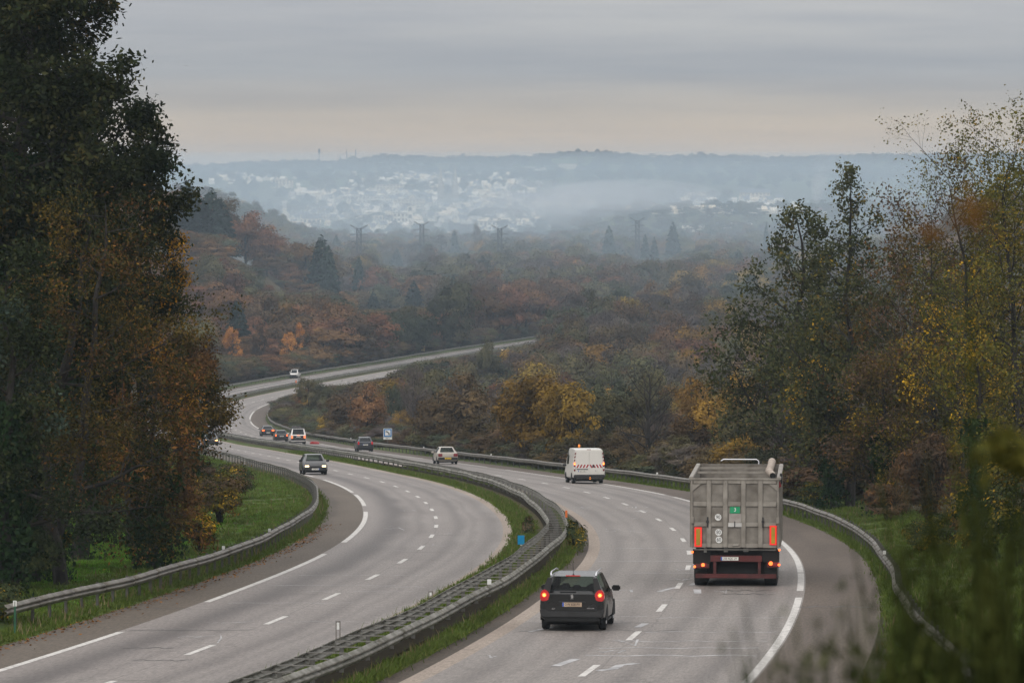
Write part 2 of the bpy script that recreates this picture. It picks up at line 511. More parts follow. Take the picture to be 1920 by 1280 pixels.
for par, d, y0s in ((roadL, -13.72, -25), (roadR, 3.9, -22)):
    segs = [(62, 117.5), (132, 166.5), (178, 219), (229, 252), (257, 291)] if par is roadL else [(62, 134.5), (138.5, 150.5), (151, 196), (206, 247), (252, 290)]
    y = 300.
    while y < 1300:
        segs.append((y, y + 38)); y += 50.5
    for a_, b_ in segs:
        marking(par, 'edge_line', d, .21, a_, b_)

# old paint ghosts and crack sealing on the running lanes
SEAL = mat('pale_crack_seal', (.38, .375, .38), .7, var=.2, scale=3)
TAR = mat('dark_crack_tar', (.05, .047, .045), .6, var=.2, scale=3)
def squiggle(par, name, pts, w, m):
    """pts: image-free ground points (d, Y)"""
    P = [road_pt(d, y, .006) for d, y in pts]
    vs, fs = [], []
    for i, q in enumerate(P):
        tdir = (P[min(i + 1, len(P) - 1)] - P[max(i - 1, 0)]).normalized()
        nn = Vector((-tdir.y, tdir.x, 0))
        ww = w * (.8 + .9 * random.random())
        vs += [q + nn * ww, q - nn * ww]
    fs = [(2 * i, 2 * i + 1, 2 * i + 3, 2 * i + 2) for i in range(len(P) - 1)]
    MB().add(vs, fs).build(name, m, par)
random.seed(5)
def wob(d0, d1, y, amp=.3, n=9):
    return [(d0 + (d1 - d0) * i / (n - 1), y + amp * math.sin(i * 1.9 + y) * random.uniform(.3, 1)) for i in range(n)]
for d0, d1, y, w in ((-.3, 3.6, 113.6, .03), (-.5, 3.5, 111, .035), (-3.2, -.2, 124.5, .02), (.2, 3.7, 117.5, .03), (-3.3, 1.8, 160, .03), (-1.8, 1.5, 150.5, .03), (-3.3, .6, 133, .015),
                     (.1, 3.7, 124, .02), (-3.0, 3.8, 172, .02), (-.6, 3.6, 108.2, .04)):
    squiggle(roadR, 'crack_seal', wob(d0, d1, y), w, SEAL)
for pts, w in (([(.35, 142), (.55, 143.5), (.9, 144.2), (.75, 146), (.45, 146.6)], .09), ([(-.5, 138), (-.2, 140), (.0, 141)], .06), ([(.9, 105.5), (.55, 104.8), (.5, 103.6), (.2, 103)], .08),
               ([(-.15, 119.5), (-.05, 121.3)], .07), ([(-.7, 107), (-.95, 104.5)], .08), ([(1.0, 152), (.85, 155)], .08), ([(.75, 137), (.65, 139.5)], .09), ([(-2.9, 117.5), (-2.5, 119.5), (-1.9, 120.3)], .05)):
    squiggle(roadR, 'crack_seal', pts, w, SEAL)
for q in range(16):
    y_ = 106 + 150 * random.random() ** 1.2; d_ = random.choice([-3.0, -2.2, -1.2, -.4, .3, 1.2, 2.2]); 
    squiggle(roadR, 'crack_seal', [(d_ + .09 * k * random.uniform(.5, 1.6), y_ + random.uniform(-.5, .5) + .25 * k * random.uniform(-1, 1)) for k in range(random.randint(5, 12))], random.uniform(.012, .03), SEAL)
for q in range(10):
    y_ = 105 + 120 * random.random(); d_ = random.uniform(-13, -8.8)
    squiggle(roadL, 'crack_seal', [(d_ + .12 * k * random.uniform(.5, 1.6), y_ + .3 * k * random.uniform(-1, 1)) for k in range(random.randint(4, 9))], random.uniform(.01, .022), SEAL)
for d0, d1, y, w in ((1.4, 3.0, 138.6, .05), (1.5, 3.1, 136.5, .05), (-3.2, 1.0, 118, .02), (-3.3, .5, 121.5, .015)):
    squiggle(roadR, 'tar_seal', wob(d0, d1, y, .5), w, TAR)
for d0, d1, y, w in ((-13.0, -9.3, 131.5, .018), (-13.2, -9.0, 142, .02), (-13, -8.6, 149, .018), (-11.5, -8.2, 138, .016), (-10.2, -7.6, 122, .015), (-10, -8, 141, .02)):
    squiggle(roadL, 'crack_seal', wob(d0, d1, y), w, SEAL)
for d0, d1, y, w in ((-13.6, -10.4, 118.2, .03), (-15.4, -13.6, 128.5, .03), (-12.4, -11.2, 111, .03), (-11.3, -9.9, 106.5, .03)):
    squiggle(roadL, 'tar_seal', wob(d0, d1, y, .35), w, TAR)
squiggle(roadR, 'tar_seal', wob(3.95, 6.1, 129.5, .6), .05, TAR)

# ------------------------------------------------------------------ guard rails
GALV = mat('galvanised_steel', (.225, .208, .182), .5, .45, c2=(.095, .083, .064), scale=2.2)
GALV_DARK = mat('weathered_post_steel', (.12, .115, .105), .6, .4, var=.2)
RAIL_MOSS = mat('lichen_covered_steel', (.29, .28, .25), .65, .3, c2=(.09, .085, .062), scale=2.0)
STRUT_M = mat('strut_steel', (.25, .24, .22), .55, .4, c2=(.13, .12, .105), scale=3)
PROF = [(0, 0), (.012, .04), (.075, .075), (.08, .11), (.02, .145), (.0, .155), (.02, .165), (.08, .20), (.075, .235), (.012, .27), (0, .31)]   # W profile (depth, height)
def beam(name, dfun, side, y0, y1, z0, m, par, step=2.0):
    n = max(2, int(round((y1 - y0) / step)) + 1)
    ys = np.linspace(y0, y1, n)
    prof = PROF if y0 < 330 else [PROF[0], PROF[2], PROF[5], PROF[8], PROF[10]]
    V = []
    for y in ys:
        for q, (a_, h_) in enumerate(prof):
            p_ = road_pt(dfun(y) + side * a_, y)
            V.append((p_.x, p_.y, p_.z + z0 + h_ + .015 * math.sin(y * .37)))
    k = len(prof)
    Fq = [(i * k + j, i * k + j + 1, (i + 1) * k + j + 1, (i + 1) * k + j) for i in range(n - 1) for j in range(k - 1)]
    me = np_mesh(name, V, Fq, True)
    o = link(name, me, m, par)
    sm = o.modifiers.new('thickness', 'SOLIDIFY'); sm.thickness = .006; sm.offset = 0
    return o

def post_me(h, spacer_side, spacer=.14):
    b = MB()
    b.box(-.045, -.039, -.05, .05, -.35, h).box(-.045, .03, -.05, -.044, -.35, h).box(-.045, .03, .044, .05, -.35, h)
    return b.mesh('post')
def spacer_me(x0, x1):
    return MB().box(x0, x1, -.06, .06, -.035, .035).mesh('spacer', .005, segs=1)

def guard_rail(label, dfun, side, y0, y1, fine_to, group, m=GALV, z0=.44):
    """side = +1: the beam face looks towards +d"""
    r = empty('guard_rail', road_pt(dfun(y0), y0))
    tag(r, label, 'guard rail', group)
    bpy.context.view_layer.update()
    inv = Matrix.Translation(-r.location)
    def fit(o):
        o.matrix_parent_inverse = inv
    y = y0
    while y < fine_to - .1:
        fit(beam('beam', dfun, side, y + .004, y + 3.996, z0, m, r, 1.0)); y += 4
    fit(beam('beam', dfun, side, y, y1, z0, m, r, 3.0))
    pm = post_me(.74, side); sm = spacer_me(-.14, .0)
    far = MB()
    k = 0
    y = y0 + 2
    while y < y1:
        p_ = road_pt(dfun(y) - side * .16, y)
        if k < 130:
            s_ = float(roadx(y + .5) - roadx(y - .5))
            o = bpy.data.objects.new('post', pm if k else pm)
            if not pm.materials: pm.materials.append(GALV_DARK)
            COL.objects.link(o); o.parent = r; o.location = p_ - r.location; o.rotation_euler = (0, 0, -math.atan(s_) + (0 if side > 0 else math.pi))
            q_ = bpy.data.objects.new('spacer', sm)
            if not sm.materials: sm.materials.append(GALV_DARK)
            COL.objects.link(q_); q_.parent = o; q_.location = (.16, 0, .60)
        else:
            p2 = p_ - r.location
            far.box(p2.x - .05, p2.x + .05, p2.y - .05, p2.y + .05, p2.z - .2, p2.z + .74)
        y += 2 if y < 330 else 4
        k += 1
    if far.v:
        o = far.build('post', GALV_DARK, r); o['kind'] = 'stuff'
    return r

right_off = pchip(*zip((60, 10.2), (95, 8.9), (105, 8.1), (113, 7.5), (122, 7.0), (130, 6.75), (145, 6.7), (1400, 6.7)))
left_off = pchip(*zip((60, -16.9), (116, -16.75), (126, -16.4), (135, -16.0), (150, -15.95), (190, -16.1), (300, -16.15), (1400, -16.2)))
def r_off(y): return float(right_off(y)) + .03 * math.sin(y * .11) + .022 * math.sin(y * .31 + 1) + .10 * math.exp(-((y - 137) / 6) ** 2)
def l_off(y): return float(left_off(y)) + .05 * math.sin(y * .13)
rail_right = guard_rail('grey steel guard rail bending along the right hard shoulder past the lorry', r_off, -1, 84, 765, 232, 'outer guard rails of the motorway')
rail_right2 = guard_rail('far guard rail beyond the orange marker on the outside of the second bend', lambda y: 6.8 + (1.2 * max(0, 1 - (y - 773) / 14)), -1, 773, 1400, 773, 'outer guard rails of the motorway')
rail_left = guard_rail('grey guard rail around the grass bank and lawn on the left', l_off, 1, 117, 1400, 245, 'outer guard rails of the motorway')

# double-sided median barrier: two beams joined by cross struts like a ladder
barrier = empty('median_barrier', road_pt(-5.3, 62))
tag(barrier, 'long double steel barrier with ladder-like struts on the grass median', 'crash barrier')
binv = Matrix.Translation(-barrier.location)
def mleft(y): return -5.74 + .05 * math.sin(y * .23) - .25 * math.exp(-((y - 176) / 7) ** 2) * 0 + .30 * math.exp(-((y - 182) / 9) ** 2)
def mright(y): return -4.86 + .05 * math.sin(y * .19 + 1) + .12 * math.exp(-((y - 180) / 10) ** 2)
y = 62
while y < 300:
    for fn, sd_, mm in ((mleft, -1, RAIL_MOSS), (mright, 1, RAIL_MOSS)):
        o = beam('beam', fn, sd_, y + .004, y + 3.996, .47, mm, barrier, 1.0); o.matrix_parent_inverse = binv
    y += 4
for fn, sd_ in ((mleft, -1), (mright, 1)):
    o = beam('beam', fn, sd_, y, 1400, .47, RAIL_MOSS, barrier, 4.0); o.matrix_parent_inverse = binv
strut = MB().box(-.42, .42, -.024, .024, -.003, .003).box(-.42, .42, -.024, -.02, -.018, 0).mesh('strut'); strut.materials.append(STRUT_M)
mpost = MB().box(-.05, .05, -.03, .03, -.5, .70).mesh('post'); mpost.materials.append(GALV_DARK)
far = MB()
k, y = 0, 64.
while y < 1390:
    p_ = road_pt((mleft(y) + mright(y)) / 2, y, .755) - barrier.location
    s_ = float(roadx(y + .5) - roadx(y - .5))
    wdt = (mright(y) - mleft(y)) / .84
    if k < 150:
        o = bpy.data.objects.new('strut', strut); COL.objects.link(o); o.parent = barrier; o.location = p_; o.rotation_euler = (0, 0, -math.atan(s_)); o.scale = (wdt, 1, 1)
        if k % 2 == 0:
            o = bpy.data.objects.new('post', mpost); COL.objects.link(o); o.parent = barrier; o.location = p_ - Vector((0, 0, .72)); o.rotation_euler = (0, 0, -math.atan(s_))
    else:
        far.box(p_.x - .45, p_.x + .45, p_.y - .04, p_.y + .04, p_.z - .015, p_.z).box(p_.x - .06, p_.x + .06, p_.y - .04, p_.y + .04, p_.z - 1.0, p_.z)
    y += 2
    k += 1
o = far.build('strut', GALV_DARK, barrier); o['kind'] = 'stuff'
# ------------------------------------------------------------------ vegetation
def leaf_mat(name, stops, nscale=.5, mix=.45, trans=.12, hv=.0):
    """leaf colours: stops over a mix of leaf-to-leaf and clump-to-clump variation"""
    m, o, N, L = nodes(name)
    g_ = N('ShaderNodeNewGeometry')
    t = N('ShaderNodeTexCoord')
    n = N('ShaderNodeTexNoise'); n.inputs['Scale'].default_value = nscale; n.inputs['Detail'].default_value = 3
    L(t.outputs['Object'], n.inputs['Vector'])
    st_ = N('ShaderNodeMapRange'); st_.inputs['From Min'].default_value = .3; st_.inputs['From Max'].default_value = .7
    L(n.outputs[0], st_.inputs['Value'])
    mx = N('ShaderNodeMix', data_type='FLOAT'); mx.inputs['Factor'].default_value = mix
    L(st_.outputs[0], mx.inputs['A']); L(g_.outputs['Random Per Island'], mx.inputs['B'])
    r = ramp_node(N, stops)
    L(mx.outputs['Result'], r.inputs[0])
    col_ = r.outputs[0]
    if hv:
        oi = N('ShaderNodeObjectInfo')
        hs = N('ShaderNodeHueSaturation')
        mr = N('ShaderNodeMapRange'); mr.inputs['To Min'].default_value = .5 - hv * .03; mr.inputs['To Max'].default_value = .5 + hv * .05
        mv = N('ShaderNodeMapRange'); mv.inputs['To Min'].default_value = 1 - hv * .9; mv.inputs['To Max'].default_value = 1 + hv * .8
        fr = N('ShaderNodeMath', operation='FRACT'); mm = N('ShaderNodeMath', operation='MULTIPLY'); mm.inputs[1].default_value = 7.31
        L(oi.outputs['Random'], mm.inputs[0]); L(mm.outputs[0], fr.inputs[0])
        L(oi.outputs['Random'], mr.inputs['Value']); L(fr.outputs[0], mv.inputs['Value'])
        L(mr.outputs[0], hs.inputs['Hue']); L(mv.outputs[0], hs.inputs['Value']); L(col_, hs.inputs['Color'])
        col_ = hs.outputs[0]
    d = N('ShaderNodeBsdfDiffuse'); tr = N('ShaderNodeBsdfTranslucent')
    L(col_, d.inputs['Color']); L(col_, tr.inputs['Color'])
    ms = N('ShaderNodeMixShader'); ms.inputs[0].default_value = trans
    L(d.outputs[0], ms.inputs[1]); L(tr.outputs[0], ms.inputs[2])
    L(ms.outputs[0], o.inputs['Surface'])
    return m

BARK = mat('bark', (.024, .020, .016), .9, var=.35, scale=3)
BARK_PALE = mat('pale_bark', (.16, .145, .125), .9, var=.3, scale=3)
LM = {
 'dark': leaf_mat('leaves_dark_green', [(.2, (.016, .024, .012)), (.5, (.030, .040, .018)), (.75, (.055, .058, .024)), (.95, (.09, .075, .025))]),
 'olive': leaf_mat('leaves_olive_gold', [(.2, (.028, .027, .011)), (.5, (.068, .055, .017)), (.75, (.125, .085, .019)), (.94, (.25, .14, .02))]),
 'gold': leaf_mat('leaves_gold', [(.2, (.16, .085, .015)), (.5, (.34, .17, .02)), (.8, (.52, .28, .03))]),
 'brown': leaf_mat('leaves_brown', [(.2, (.045, .029, .016)), (.5, (.095, .055, .024)), (.78, (.17, .085, .03)), (.95, (.30, .145, .035))]),
 'chestnut': leaf_mat('leaves_chestnut', [(.2, (.07, .038, .018)), (.5, (.15, .07, .026)), (.85, (.32, .15, .045))]),
 'alder': leaf_mat('leaves_alder', [(.2, (.026, .034, .017)), (.5, (.058, .066, .030)), (.8, (.105, .105, .045)), (.97, (.17, .14, .035))]),
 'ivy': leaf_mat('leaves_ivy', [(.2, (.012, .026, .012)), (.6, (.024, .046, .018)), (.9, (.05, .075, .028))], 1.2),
 'bluegreen': leaf_mat('leaves_grey_green', [(.2, (.025, .042, .033)), (.6, (.05, .072, .055)), (.9, (.08, .10, .07))]),
 'yellow': leaf_mat('leaves_yellow', [(.15, (.10, .09, .02)), (.4, (.34, .22, .02)), (.7, (.58, .34, .02)), (.9, (.72, .42, .03))], .8),
 'moss': leaf_mat('leaves_moss_yellow', [(.2, (.05, .054, .014)), (.5, (.115, .10, .02)), (.72, (.25, .165, .024)), (.9, (.52, .31, .03))], .8),
 'sparse': leaf_mat('leaves_sparse_green', [(.2, (.06, .065, .02)), (.6, (.115, .115, .028)), (.9, (.26, .20, .035))]),
 'thicket': leaf_mat('thicket_twigs', [(.2, (.055, .045, .033)), (.6, (.11, .075, .05)), (.9, (.19, .10, .05))]),
 'bramble': leaf_mat('bramble_leaves', [(.2, (.022, .032, .016)), (.6, (.042, .055, .024)), (.9, (.085, .085, .03))], .8),
 'broom': leaf_mat('broom_stems', [(.2, (.014, .020, .008)), (.6, (.032, .042, .014)), (.9, (.075, .085, .024))], 2),
 'seed': leaf_mat('brown_seed_heads', [(.2, (.13, .065, .02)), (.8, (.24, .13, .04))], 4),
 # the wooded valley and hillside
 'w_rust': leaf_mat('wood_rust', [(.15, (.075, .042, .026)), (.5, (.145, .073, .038)), (.85, (.23, .115, .055))], .28, .30, hv=.45),
 'w_ochre': leaf_mat('wood_ochre', [(.12, (.075, .052, .02)), (.42, (.165, .10, .026)), (.82, (.31, .185, .038))], .28, .30, hv=.45),
 'w_olive': leaf_mat('wood_olive', [(.15, (.052, .050, .028)), (.5, (.092, .085, .044)), (.85, (.145, .125, .06))], .28, .30, hv=.45),
 'w_brown': leaf_mat('wood_brown', [(.15, (.048, .036, .024)), (.5, (.092, .064, .038)), (.85, (.15, .10, .052))], .28, .30, hv=.45),
 'w_grey': leaf_mat('wood_bare_twigs', [(.15, (.055, .046, .042)), (.5, (.10, .08, .072)), (.85, (.15, .12, .10))], .28, .30, hv=.45),
 'w_green': leaf_mat('wood_green', [(.15, (.036, .043, .027)), (.5, (.064, .072, .044)), (.85, (.10, .105, .062))], .28, .30, hv=.45),
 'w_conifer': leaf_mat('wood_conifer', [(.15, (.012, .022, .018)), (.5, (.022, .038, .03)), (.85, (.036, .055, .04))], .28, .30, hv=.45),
 'w_orange': leaf_mat('wood_orange', [(.15, (.26, .11, .03)), (.5, (.48, .20, .05)), (.85, (.62, .30, .08))], .35, .5, hv=.1),
}

def leaf_mesh(name, C, Nrm, size, aspect=.5, rng=None, along=None):
    """one diamond-shaped face per leaf at C, facing Nrm; along = preferred long axis"""
    n = len(C)
    t = rng.normal(size=(n, 3)) if along is None else along + .35 * rng.normal(size=(n, 3))
    Nrm = Nrm / np.linalg.norm(Nrm, axis=1)[:, None]
    t = t - Nrm * (t * Nrm).sum(1)[:, None]
    t /= np.maximum(np.linalg.norm(t, axis=1), 1e-6)[:, None]
    b = np.cross(Nrm, t)
    s = size * rng.uniform(.45, 1.5, n)[:, None] * .5
    V = np.empty((n, 4, 3))
    V[:, 0] = C - t * s; V[:, 1] = C + b * s * aspect; V[:, 2] = C + t * s; V[:, 3] = C - b * s * aspect
    return np_mesh(name, V.reshape(-1, 3), np.arange(4 * n).reshape(n, 4))

def unit(rng, n):
    v = rng.normal(size=(n, 3))
    return v / np.linalg.norm(v, axis=1)[:, None]

def crown_pts(rng, W_, H_, z0, K, n, kind):
    """clumped crown: clump centres through the crown, leaves in shells round them"""
    if kind == 'conifer':
        h = 1 - np.sqrt(rng.uniform(0, 1, n)) * .98
        tier = np.round(h * 9) / 9
        h = np.clip(h * .55 + tier * .45 + rng.normal(0, .02, n), 0, 1)
        r = (1 - h) ** .58 * W_ / 2 * (.35 + .65 * np.sqrt(rng.uniform(0, 1, n))) * (1 + .15 * np.sin(h * 70))
        a_ = rng.uniform(0, 2 * np.pi, n)
        a_ = a_ + .25 * np.sin(a_ * 7 + tier * 40)
        C = np.stack([r * np.cos(a_), r * np.sin(a_), z0 + h * (H_ - z0) - .25 * r], 1)
        Nn = np.stack([np.cos(a_) * .5, np.sin(a_) * .5, np.full(n, 1.)], 1) + .5 * rng.normal(size=(n, 3))
        return C, Nn, np.stack([np.cos(a_), np.sin(a_), np.full(n, -.3)], 1)
    hh = (H_ - z0) / 2
    cen = unit(rng, K) * (rng.uniform(.25, 1, K) ** .5)[:, None]
    cen[:, 2] = np.abs(cen[:, 2]) * np.where(rng.uniform(size=K) < .42, -1, 1)
    cen = cen * np.array([W_ / 2 * .74, W_ / 2 * .74, hh * .80])
    rad = W_ * rng.uniform(.11, .20, K)
    if kind == 'column':
        rad *= .85
    i = rng.integers(0, K, n)
    u = unit(rng, n)
    u[:, 2] = np.where(u[:, 2] < -.3, -u[:, 2], u[:, 2])
    rr = rad[i] * rng.uniform(.25, 1, n) ** .45 * (1 + .25 * rng.normal(size=n))
    C = cen[i] + u * rr[:, None] * np.array([1, 1, .85])
    C[:, 2] += z0 + hh
    out_ = C - np.array([0, 0, z0 + hh * .6])
    out_ /= np.linalg.norm(out_, axis=1)[:, None]
    Nn = u + .55 * out_ + np.array([0, 0, .25]) + .30 * rng.normal(size=(n, 3))
    return C, Nn, out_ + np.array([0, 0, .5])

def limb_mesh(rng, W_, H_, r0, z0, nl=6, name='trunk'):
    b = MB()
    lean = rng.normal(0, .03 * H_, 2)
    b.tube([(0, 0, -.6), (lean[0] * .2, lean[1] * .2, z0), (lean[0] * .6, lean[1] * .6, (z0 + H_) / 2), (lean[0], lean[1], H_ * .92)], [r0 * 1.25, r0, r0 * .6, r0 * .15], 6)
    for k in range(nl):
        a_ = k * 2.4 + rng.uniform(0, 1)
        h = z0 * .8 + (H_ - z0) * .55 * k / nl
        L_ = W_ * .42 * rng.uniform(.7, 1.05)
        p0 = Vector((lean[0] * .4, lean[1] * .4, h)); e = Vector((math.cos(a_) * L_, math.sin(a_) * L_, L_ * rng.uniform(.5, 1.1)))
        b.tube([p0, p0 + e * .5 + Vector((0, 0, .1 * L_)), p0 + e], [r0 * .45, r0 * .3, r0 * .08], 4, False)
    return b.mesh(name, smooth=True)

class Kind:
    """a kind of woodland tree: crown and trunk meshes shared by its copies"""
    def __init__(s, seed, matkey, shape, W_, H_, n, leaf, aspect=.55, twig=False, z0=.05, K=26):
        rng = np.random.default_rng(seed)
        C, Nn, al = crown_pts(rng, W_, H_, H_ * (z0 if shape != 'conifer' else .04), K, n, shape)
        s.crown = leaf_mesh('crown', C, Nn, leaf, aspect, rng, al if (twig or shape == 'conifer') else None)
        s.crown.materials.append(LM[matkey])
        s.trunk = limb_mesh(rng, W_, H_, .018 * H_, H_ * .2, 7)
        s.trunk.materials.append(BARK)
        s.W, s.H = W_, H_
KINDS = {}
for key, args in {
    'rust': [(1, 'w_rust', 'round', 9, 10, 5200, .42), (2, 'w_rust', 'round', 8, 11, 5200, .40)],
    'ochre': [(3, 'w_ochre', 'round', 9, 9, 6500, .34), (4, 'w_ochre', 'round', 8, 9.5, 6000, .34)],
    'olive': [(5, 'w_olive', 'round', 9.5, 9.5, 5200, .42), (6, 'w_olive', 'round', 8, 10, 5200, .40), (16, 'w_olive', 'round', 10, 8, 5200, .40)],
    'brown': [(7, 'w_brown', 'round', 9, 10, 5200, .42), (8, 'w_brown', 'round', 8.5, 9, 5200, .38), (17, 'w_brown', 'round', 10, 11, 5400, .42)],
    'grey': [(9, 'w_grey', 'round', 7.5, 11, 4600, .75, .10, True), (10, 'w_grey', 'column', 6, 11, 4200, .75, .10, True), (18, 'w_grey', 'round', 9, 10, 4800, .75, .10, True)],
    'green': [(11, 'w_green', 'round', 9, 8.5, 5200, .40), (12, 'w_green', 'round', 8, 9.5, 5200, .40)],
    'conifer': [(13, 'w_conifer', 'conifer', 7.5, 15, 5200, .95, .45), (14, 'w_conifer', 'conifer', 9, 13.5, 5200, .95, .45)],
    'orange': [(15, 'w_orange', 'round', 6, 9.5, 3000, .34)],
}.items():
    KINDS[key] = [Kind(*a) if len(a) < 9 else Kind(*a[:7], a[7], a[8]) for a in args]

def put_tree(key, loc, w, h, rng, name, label, group=None, parts=True):
    k = KINDS[key][int(rng.integers(len(KINDS[key])))]
    r = empty(name, loc, (0, 0, float(rng.uniform(0, 6.28))))
    r.scale = (w / k.W, w / k.W, h / k.H)
    tag(r, label, 'tree', group)
    for nm, me_ in (('crown', k.crown), ('trunk', k.trunk)):
        o = bpy.data.objects.new(nm, me_)
        COL.objects.link(o)
        o.parent = r
    return r

# ---------------------------------------------------------------- near trees, grown branch by branch
def perp(rng, d):
    a_ = d.orthogonal().normalized()
    return Matrix.Rotation(float(rng.uniform(0, 6.283)), 3, d) @ a_

def grow_tree(name, label, loc, H_, r0, spread, seed, leaves, kids=(14, 8, 5), lean=(0, 0), z0=.2, shape=lambda t: 1 - .5 * t, per=14, sig=.22, size=.12,
              aspect=.55, up=.5, bark=None, cat='tree', ivy=0, droop=0.0, trunk_n=8, thin=1.0, stems=1, group=None, keep=None):
    """leaves: list of (material key, share). keep(x, z) -> probability of leaves at a place in the crown"""
    rng = np.random.default_rng(seed)
    root = empty(name, loc)
    tag(root, label, cat, group)
    br = MB()
    tips = []
    def sub(base, d, L_, r, lev):
        nseg = 4 if lev == 1 else 3
        pts, p_, dd = [base], base, d.copy()
        for i in range(nseg):
            dd = (dd + Vector(rng.normal(0, .16, 3)) + Vector((0, 0, (up if lev < 3 else up * .5) * .22 - droop * .2))).normalized()
            p_ = p_ + dd * (L_ / nseg)
            pts.append(p_)
        rad = [r * (1 - .8 * i / nseg) for i in range(nseg + 1)]
        br.tube(pts, rad, 5 if lev == 1 else 3, False)
        if lev >= len(kids):
            for i in range(1, nseg + 1):
                tips.append((pts[i], dd))
            return
        nk = max(2, int(round(kids[lev] * min(1, .18 + 1.0 * L_ / (spread * (.95 if lev == 1 else .48))))))
        for k in range(nk):
            t = .2 + .8 * (k + rng.uniform(0, 1)) / nk
            f_ = t * nseg; i = min(int(f_), nseg - 1)
            q = pts[i].lerp(pts[i + 1], f_ - i)
            dk = ((pts[i + 1] - pts[i]).normalized() * .7 + perp(rng, dd) * .9).normalized()
            sub(q, dk, L_ * rng.uniform(.38, .58) * (1.15 - .5 * t), r * (1 - .7 * t) * .55, lev + 1)
        tips.append((pts[-1], dd))
    for s_ in range(stems):
        ang = 2 * math.pi * s_ / max(1, stems) + rng.uniform(0, 1)
        lx = lean[0] + (0 if stems == 1 else math.cos(ang) * .16)
        ly = lean[1] + (0 if stems == 1 else math.sin(ang) * .16)
        hs = H_ * (1 if s_ == 0 else rng.uniform(.7, .95))
        tp = [Vector((0, 0, -.8))]
        for i in range(1, trunk_n + 1):
            t = i / trunk_n
            tp.append(Vector((lx * hs * t + rng.normal(0, .012 * hs), ly * hs * t + rng.normal(0, .012 * hs), hs * t)))
        rr = [r0 * (1.3 if i == 0 else (1 - i / trunk_n) ** .8 * .95 + .05) * (1 if stems == 1 else .7) for i in range(trunk_n + 1)]
        br.tube(tp, rr, 8, False)
        n1 = kids[0] if stems == 1 else max(4, kids[0] * 2 // (stems + 1))
        for k in range(n1):
            t = z0 + (1 - z0) * (k + rng.uniform(0, .9)) / n1
            f_ = min(t, .995) * trunk_n; i = min(int(f_), trunk_n - 1)
            q = tp[i].lerp(tp[i + 1], f_ - i)
            tt = (t - z0) / (1 - z0)
            a_ = k * 2.4 + rng.uniform(-.4, .4)
            d = Vector((math.cos(a_), math.sin(a_), up * (.4 + .9 * tt))).normalized()
            L_ = spread * shape(tt) * rng.uniform(.75, 1.15)
            sub(q, d, L_, max(.02, rr[i] * .42), 1)
    bm_ = br.mesh('trunk', smooth=False)
    link('trunk', bm_, bark or BARK, root)
    P = np.array([t[0][:] for t in tips]); Dd = np.array([t[1][:] for t in tips])
    if thin < 1:
        k_ = rng.uniform(size=len(P)) < thin
        P, Dd = P[k_], Dd[k_]
    if keep is not None:
        k_ = rng.uniform(size=len(P)) < np.array([keep(p_[0], p_[2]) for p_ in P])
        P, Dd = P[k_], Dd[k_]
    sh = np.cumsum([w_ for _, w_ in leaves]); sh = sh / sh[-1]
    # neighbouring twigs share their colour
    cell = np.floor(P / 1.4).astype(int)
    hsh = ((cell[:, 0] * 73856093) ^ (cell[:, 1] * 19349663) ^ (cell[:, 2] * 83492791)) % 1000 / 1000.
    which = np.searchsorted(sh, hsh * .75 + .25 * rng.uniform(size=len(P)))
    for j, (mk, _) in enumerate(leaves):
        q, dq = P[which == j], Dd[which == j]
        if not len(q):
            continue
        C = np.repeat(q, per, 0) + rng.normal(0, sig, (len(q) * per, 3)) * np.array([1, 1, .8])
        al = np.repeat(dq, per, 0) + .6 * rng.normal(size=(len(C), 3)) + np.array([0, 0, -.4])
        Nn = rng.normal(size=C.shape) + np.array([0, 0, .9])
        me_ = leaf_mesh('crown', C, Nn, size, aspect, rng, al)
        link('crown', me_, LM[mk], root)
    if ivy:
        n = int(ivy)
        t = rng.uniform(.0, .62, n)
        a_ = rng.uniform(0, 6.283, n)
        i = np.minimum((t * trunk_n).astype(int), trunk_n - 1)
        tpa = np.array([p_[:] for p_ in tp]); fr = (t * trunk_n - i)[:, None]
        c = tpa[i] * (1 - fr) + tpa[i + 1] * fr
        rad = (r0 * 1.2 + .25 + .35 * (np.sin(t * 23 + seed) + 1) * (1 - t)) * np.sqrt(rng.uniform(.2, 1, n)) * (1 + .3 * np.sin(a_ * 3 + t * 20))
        u = np.stack([np.cos(a_), np.sin(a_), np.zeros(n)], 1)
        link('ivy', leaf_mesh('ivy', c + u * rad[:, None], u + .6 * rng.normal(size=(n, 3)), .14, .8, rng), LM['ivy'], root)
    return root

def bush(name, label, loc, w, h, seed, leaves, n=5000, size=.12, cat='bush', K=16, depth=None, stems=8, group=None, aspect=.55, twig=False):
    rng = np.random.default_rng(seed)
    r = empty(name, loc)
    tag(r, label, cat, group)
    b = MB()
    for k in range(stems):
        a_ = rng.uniform(0, 6.283); s_ = rng.uniform(.3, .85)
        e = Vector((math.cos(a_) * w * .4 * s_, math.sin(a_) * (depth or w) * .4 * s_, h * rng.uniform(.6, .95)))
        b.tube([(0, 0, -.3), e * .4 + Vector((0, 0, .1 * h)), e], [.05, .03, .01], 4, False)
    b.build('stems', BARK, r)
    tot = sum(x[1] for x in leaves)
    for mk, sh in leaves:
        m_ = int(n * sh / tot)
        C, Nn, al = crown_pts(rng, 1, 1.0, .02, K, m_, 'round')
        C = C * np.array([w, depth or w, h])
        link('foliage', leaf_mesh('foliage', C, Nn, size, aspect, rng, al if twig else None), LM[mk], r)
    return r

def gxy(px, Y):
    X = (px - 960) * Y / F
    return Vector((X, Y, float(ground(X, Y))))

